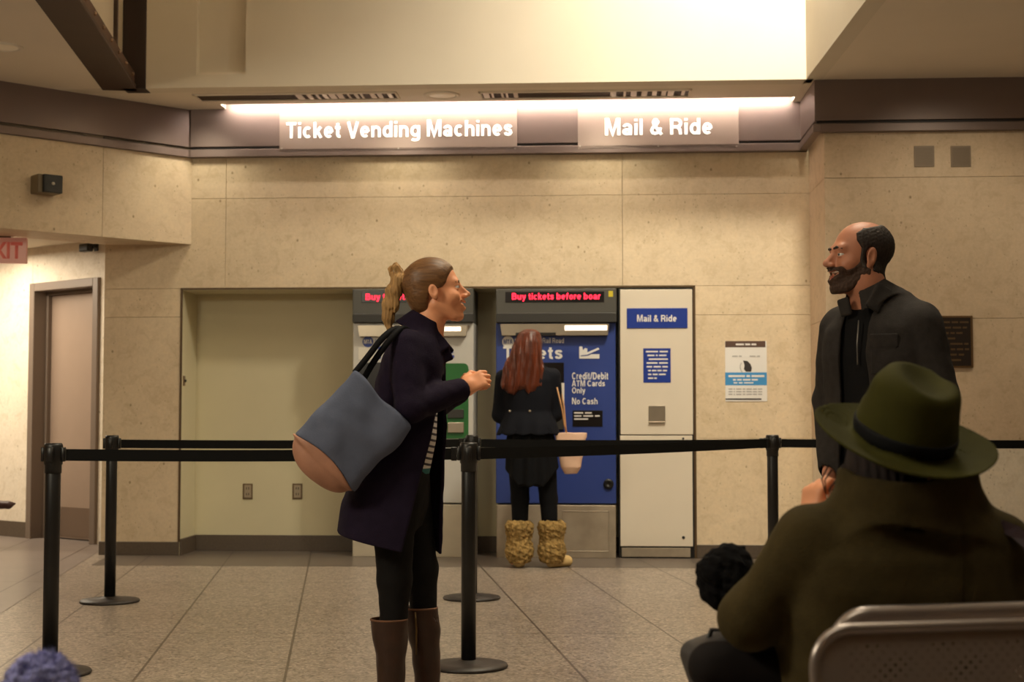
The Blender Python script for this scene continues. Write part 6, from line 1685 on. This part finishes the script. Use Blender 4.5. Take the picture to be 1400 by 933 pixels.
# ------------------------------------------------------------------ person walking out of the picture on the left: only a shoe tip is seen
def passer_by():
    Y0 = 12.0
    def PP(px, py, dy=0.0):
        q = at(px, py, Y0); return np.array((q.x, Y0 + dy, q.z))
    tip = PP(20, 689); hx0 = tip[0]
    org = np.array((hx0 - .62, Y0, 0.0))
    root = thing('person', 'person walking out at the left edge, only a dark brown shoe tip showing', 'person', tuple(org))
    shoe = mat('oxblood_shoe', (58, 28, 20), .45); dark = mat('dark_trousers', (30, 28, 30), .85); top = mat('dark_parka', (36, 34, 38), .85)
    x = org[0]
    hip = {1: V(x, Y0 - .09, .92), -1: V(x, Y0 + .09, .92)}
    an = {1: tip + V(-.25, 0, .01), -1: V(x - .34, Y0 + .1, .09)}
    kn = {1: V(x + .07, Y0 - .05, .50), -1: V(x - .22, Y0 + .1, .50)}
    sh = {1: V(x - .04, Y0 - .17, 1.42), -1: V(x - .04, Y0 + .17, 1.42)}; el = {1: V(x - .14, Y0 - .22, 1.14), -1: V(x + .06, Y0 + .22, 1.14)}; wr = {1: V(x - .32, Y0 - .2, 1.02), -1: V(x - .08, Y0 + .22, .92)}
    HR = head_frame((-1, 0, 0)); ho = V(x - .06, Y0, 1.63)
    b = Sdf().u(xf(head_sdf(0), HR, ho, 1.0)).u(loft([(.85, x, Y0, .10, .15), (1.1, x, Y0, .09, .13), (1.35, x - .02, Y0, .10, .15), (1.46, x - .03, Y0, .05, .07)]), .03)
    for s in (1, -1):
        b.u(cap(sh[s], el[s], .045, .038), .02).u(cap(el[s], wr[s], .036, .026), .01).u(cap(hip[s], kn[s], .08, .052), .02).u(cap(kn[s], an[s], .048, .036), .02)
        d = nv(wr[s] - el[s]); b.u(hand_caps(basis(d, (0, -s, 0)), wr[s] + d * .01, (20, 28, 20), s, 1), .006)
    lo, hi = bounds([(x - .5, Y0 - .3, 0), (x + .5, Y0 + .3, 1.8)], .05); grow('body', b, lo, hi, .008, M['skin_m'], root, org)
    c = Sdf().u(loft([(.78, x, Y0, .15, .20), (1.1, x, Y0, .13, .18), (1.36, x - .02, Y0, .13, .19), (1.47, x - .03, Y0, .07, .09)]))
    for s in (1, -1): c.u(cap(sh[s], el[s], .068, .056), .03).u(cap(el[s], wr[s] - (wr[s] - el[s]) * .1, .055, .042), .02)
    grow('parka', c, lo, hi, .009, top, root, org)
    t = Sdf()
    for s in (1, -1): t.u(cap(hip[s], kn[s], .096, .070), .03).u(cap(kn[s], an[s] - (an[s] - kn[s]) * .05, .070, .058), .02)
    grow('trousers', t, lo, hi, .009, dark, root, org)
    for s in (1, -1):
        if s == 1: a0, d = an[1], nv(tip - an[1]); g = Sdf().u(cap(a0 + V(.0, 0, -.02), tip - d * .03 + V(-.02, 0, -.012), .046, .030)).u(cap(tip + V(-.05, 0, -.012), tip, .030, .010), .02)
        else: g = Sdf().u(cap(an[s] + V(0, 0, -.04), an[s] + V(-.17, 0, -.055), .048, .034)).keep(lambda P: (.001 - P[:, 2]).astype(f4), .004)
        q = an[s]; lo2, hi2 = bounds([q, q + V(.3, 0, 0) if s == 1 else q + V(-.25, 0, 0)], .09); grow('shoe', g, lo2, hi2, .006, shoe, root, org)
passer_by()
# ------------------------------------------------------------------ lights and camera
def area(name, loc, tgt, sx, sy, power, col, spread=180):
    L = bpy.data.lights.new(name, 'AREA'); L.shape = 'RECTANGLE'; L.size = sx; L.size_y = sy; L.energy = power; L.color = col; L.spread = math.radians(spread)
    o = bpy.data.objects.new(name, L); o.location = loc
    o.rotation_euler = (Vector(tgt) - Vector(loc)).to_track_quat('-Z', 'Y').to_euler(); COL.objects.link(o); return o
def spot(name, loc, tgt, power, col, ang, blend=.6, r=.06):
    L = bpy.data.lights.new(name, 'SPOT'); L.energy = power; L.color = col; L.spot_size = math.radians(ang); L.spot_blend = blend; L.shadow_soft_size = r
    o = bpy.data.objects.new(name, L); o.location = loc
    o.rotation_euler = (Vector(tgt) - Vector(loc)).to_track_quat('-Z', 'Y').to_euler(); COL.objects.link(o); return o
WARM = (1.0, .89, .67); WARM2 = (1.0, .91, .74)
# skylight-like well lamps above the hall, with two added fills
area('well_area', (1.9, 6.6, 6.3), (1.4, 6.9, 0), 3.0, 2.8, 262, WARM, 115)
area('well_area', (0.3, 1.0, 6.2), (.3, 4.0, 0), 4.0, 2.4, 55, WARM, 130)  # added front fill lifting people and column, no fixture of the hall
spot('well_wall_washer', (2.0, 8.3, 5.9), (2.0, 10.5, 4.0), 1150, WARM2, 116, 1.0, .25)
spot('well_side_fill', (.6, 8.0, 4.9), (2.5, 9.0, 4.95), 170, WARM2, 70, 1.0, .2)  # added fill brightening the right side wall of the well
# soffit downlights washing the ticket wall
for u in (-1.9, -.3, 1.3, 2.9):
    p = B.w(u, -.42, ZC - .03); q = B.w(u, .1, 1.0)
    spot('soffit_lamp', p, q, 29, WARM, 130, .9, .12)
for u in (cL + .9, cL + 2.6):
    p = C.w(u, -1.3, ZC - .03); q = C.w(u, .1, .8)
    spot('ceiling_lamp', p, q, 64, WARM, 120, .9, .12)
# passage
p = Dw.w(-.2, -1.3, zpc - .06); area('passage_lamp', p, (p.x, p.y, 0), 1.6, 1.6, 125, (1.0, .86, .66))
# unseen fills added on either side to brighten the figures
area('hall_fill', (-3.5, 2.5, 3.5), (-1.6, 4.8, 1.0), 1.2, 1.2, 165, WARM)
area('hall_fill', (3.6, 4.5, 3.5), (3.6, 4.5, 0), 1.0, 1.0, 8, WARM)
w = bpy.data.worlds.new('world'); S.world = w; w.use_nodes = True
w.node_tree.nodes['Background'].inputs[0].default_value = (1, .85, .65, 1); w.node_tree.nodes['Background'].inputs[1].default_value = .02

cam = bpy.data.cameras.new('camera'); co = bpy.data.objects.new('camera', cam); COL.objects.link(co)
co.location = CAM; co.rotation_euler = (PI / 2 + PITCH, 0, 0)
cam.sensor_width = 36; cam.sensor_fit = 'HORIZONTAL'; cam.lens = 36 * F / 1400
cam.clip_start = .05; cam.clip_end = 60
cam.dof.use_dof = True; cam.dof.focus_distance = 5.6; cam.dof.aperture_fstop = 5.0
S.camera = co
S.view_settings.view_transform = 'Standard'; S.view_settings.look = 'None'; S.view_settings.gamma = 1.0; S.view_settings.exposure = 0.0
S.view_settings.use_curve_mapping = False
S.cycles.use_denoising = True
S.cycles.max_bounces = 8; S.cycles.diffuse_bounces = 5; S.cycles.sample_clamp_indirect = 4.0
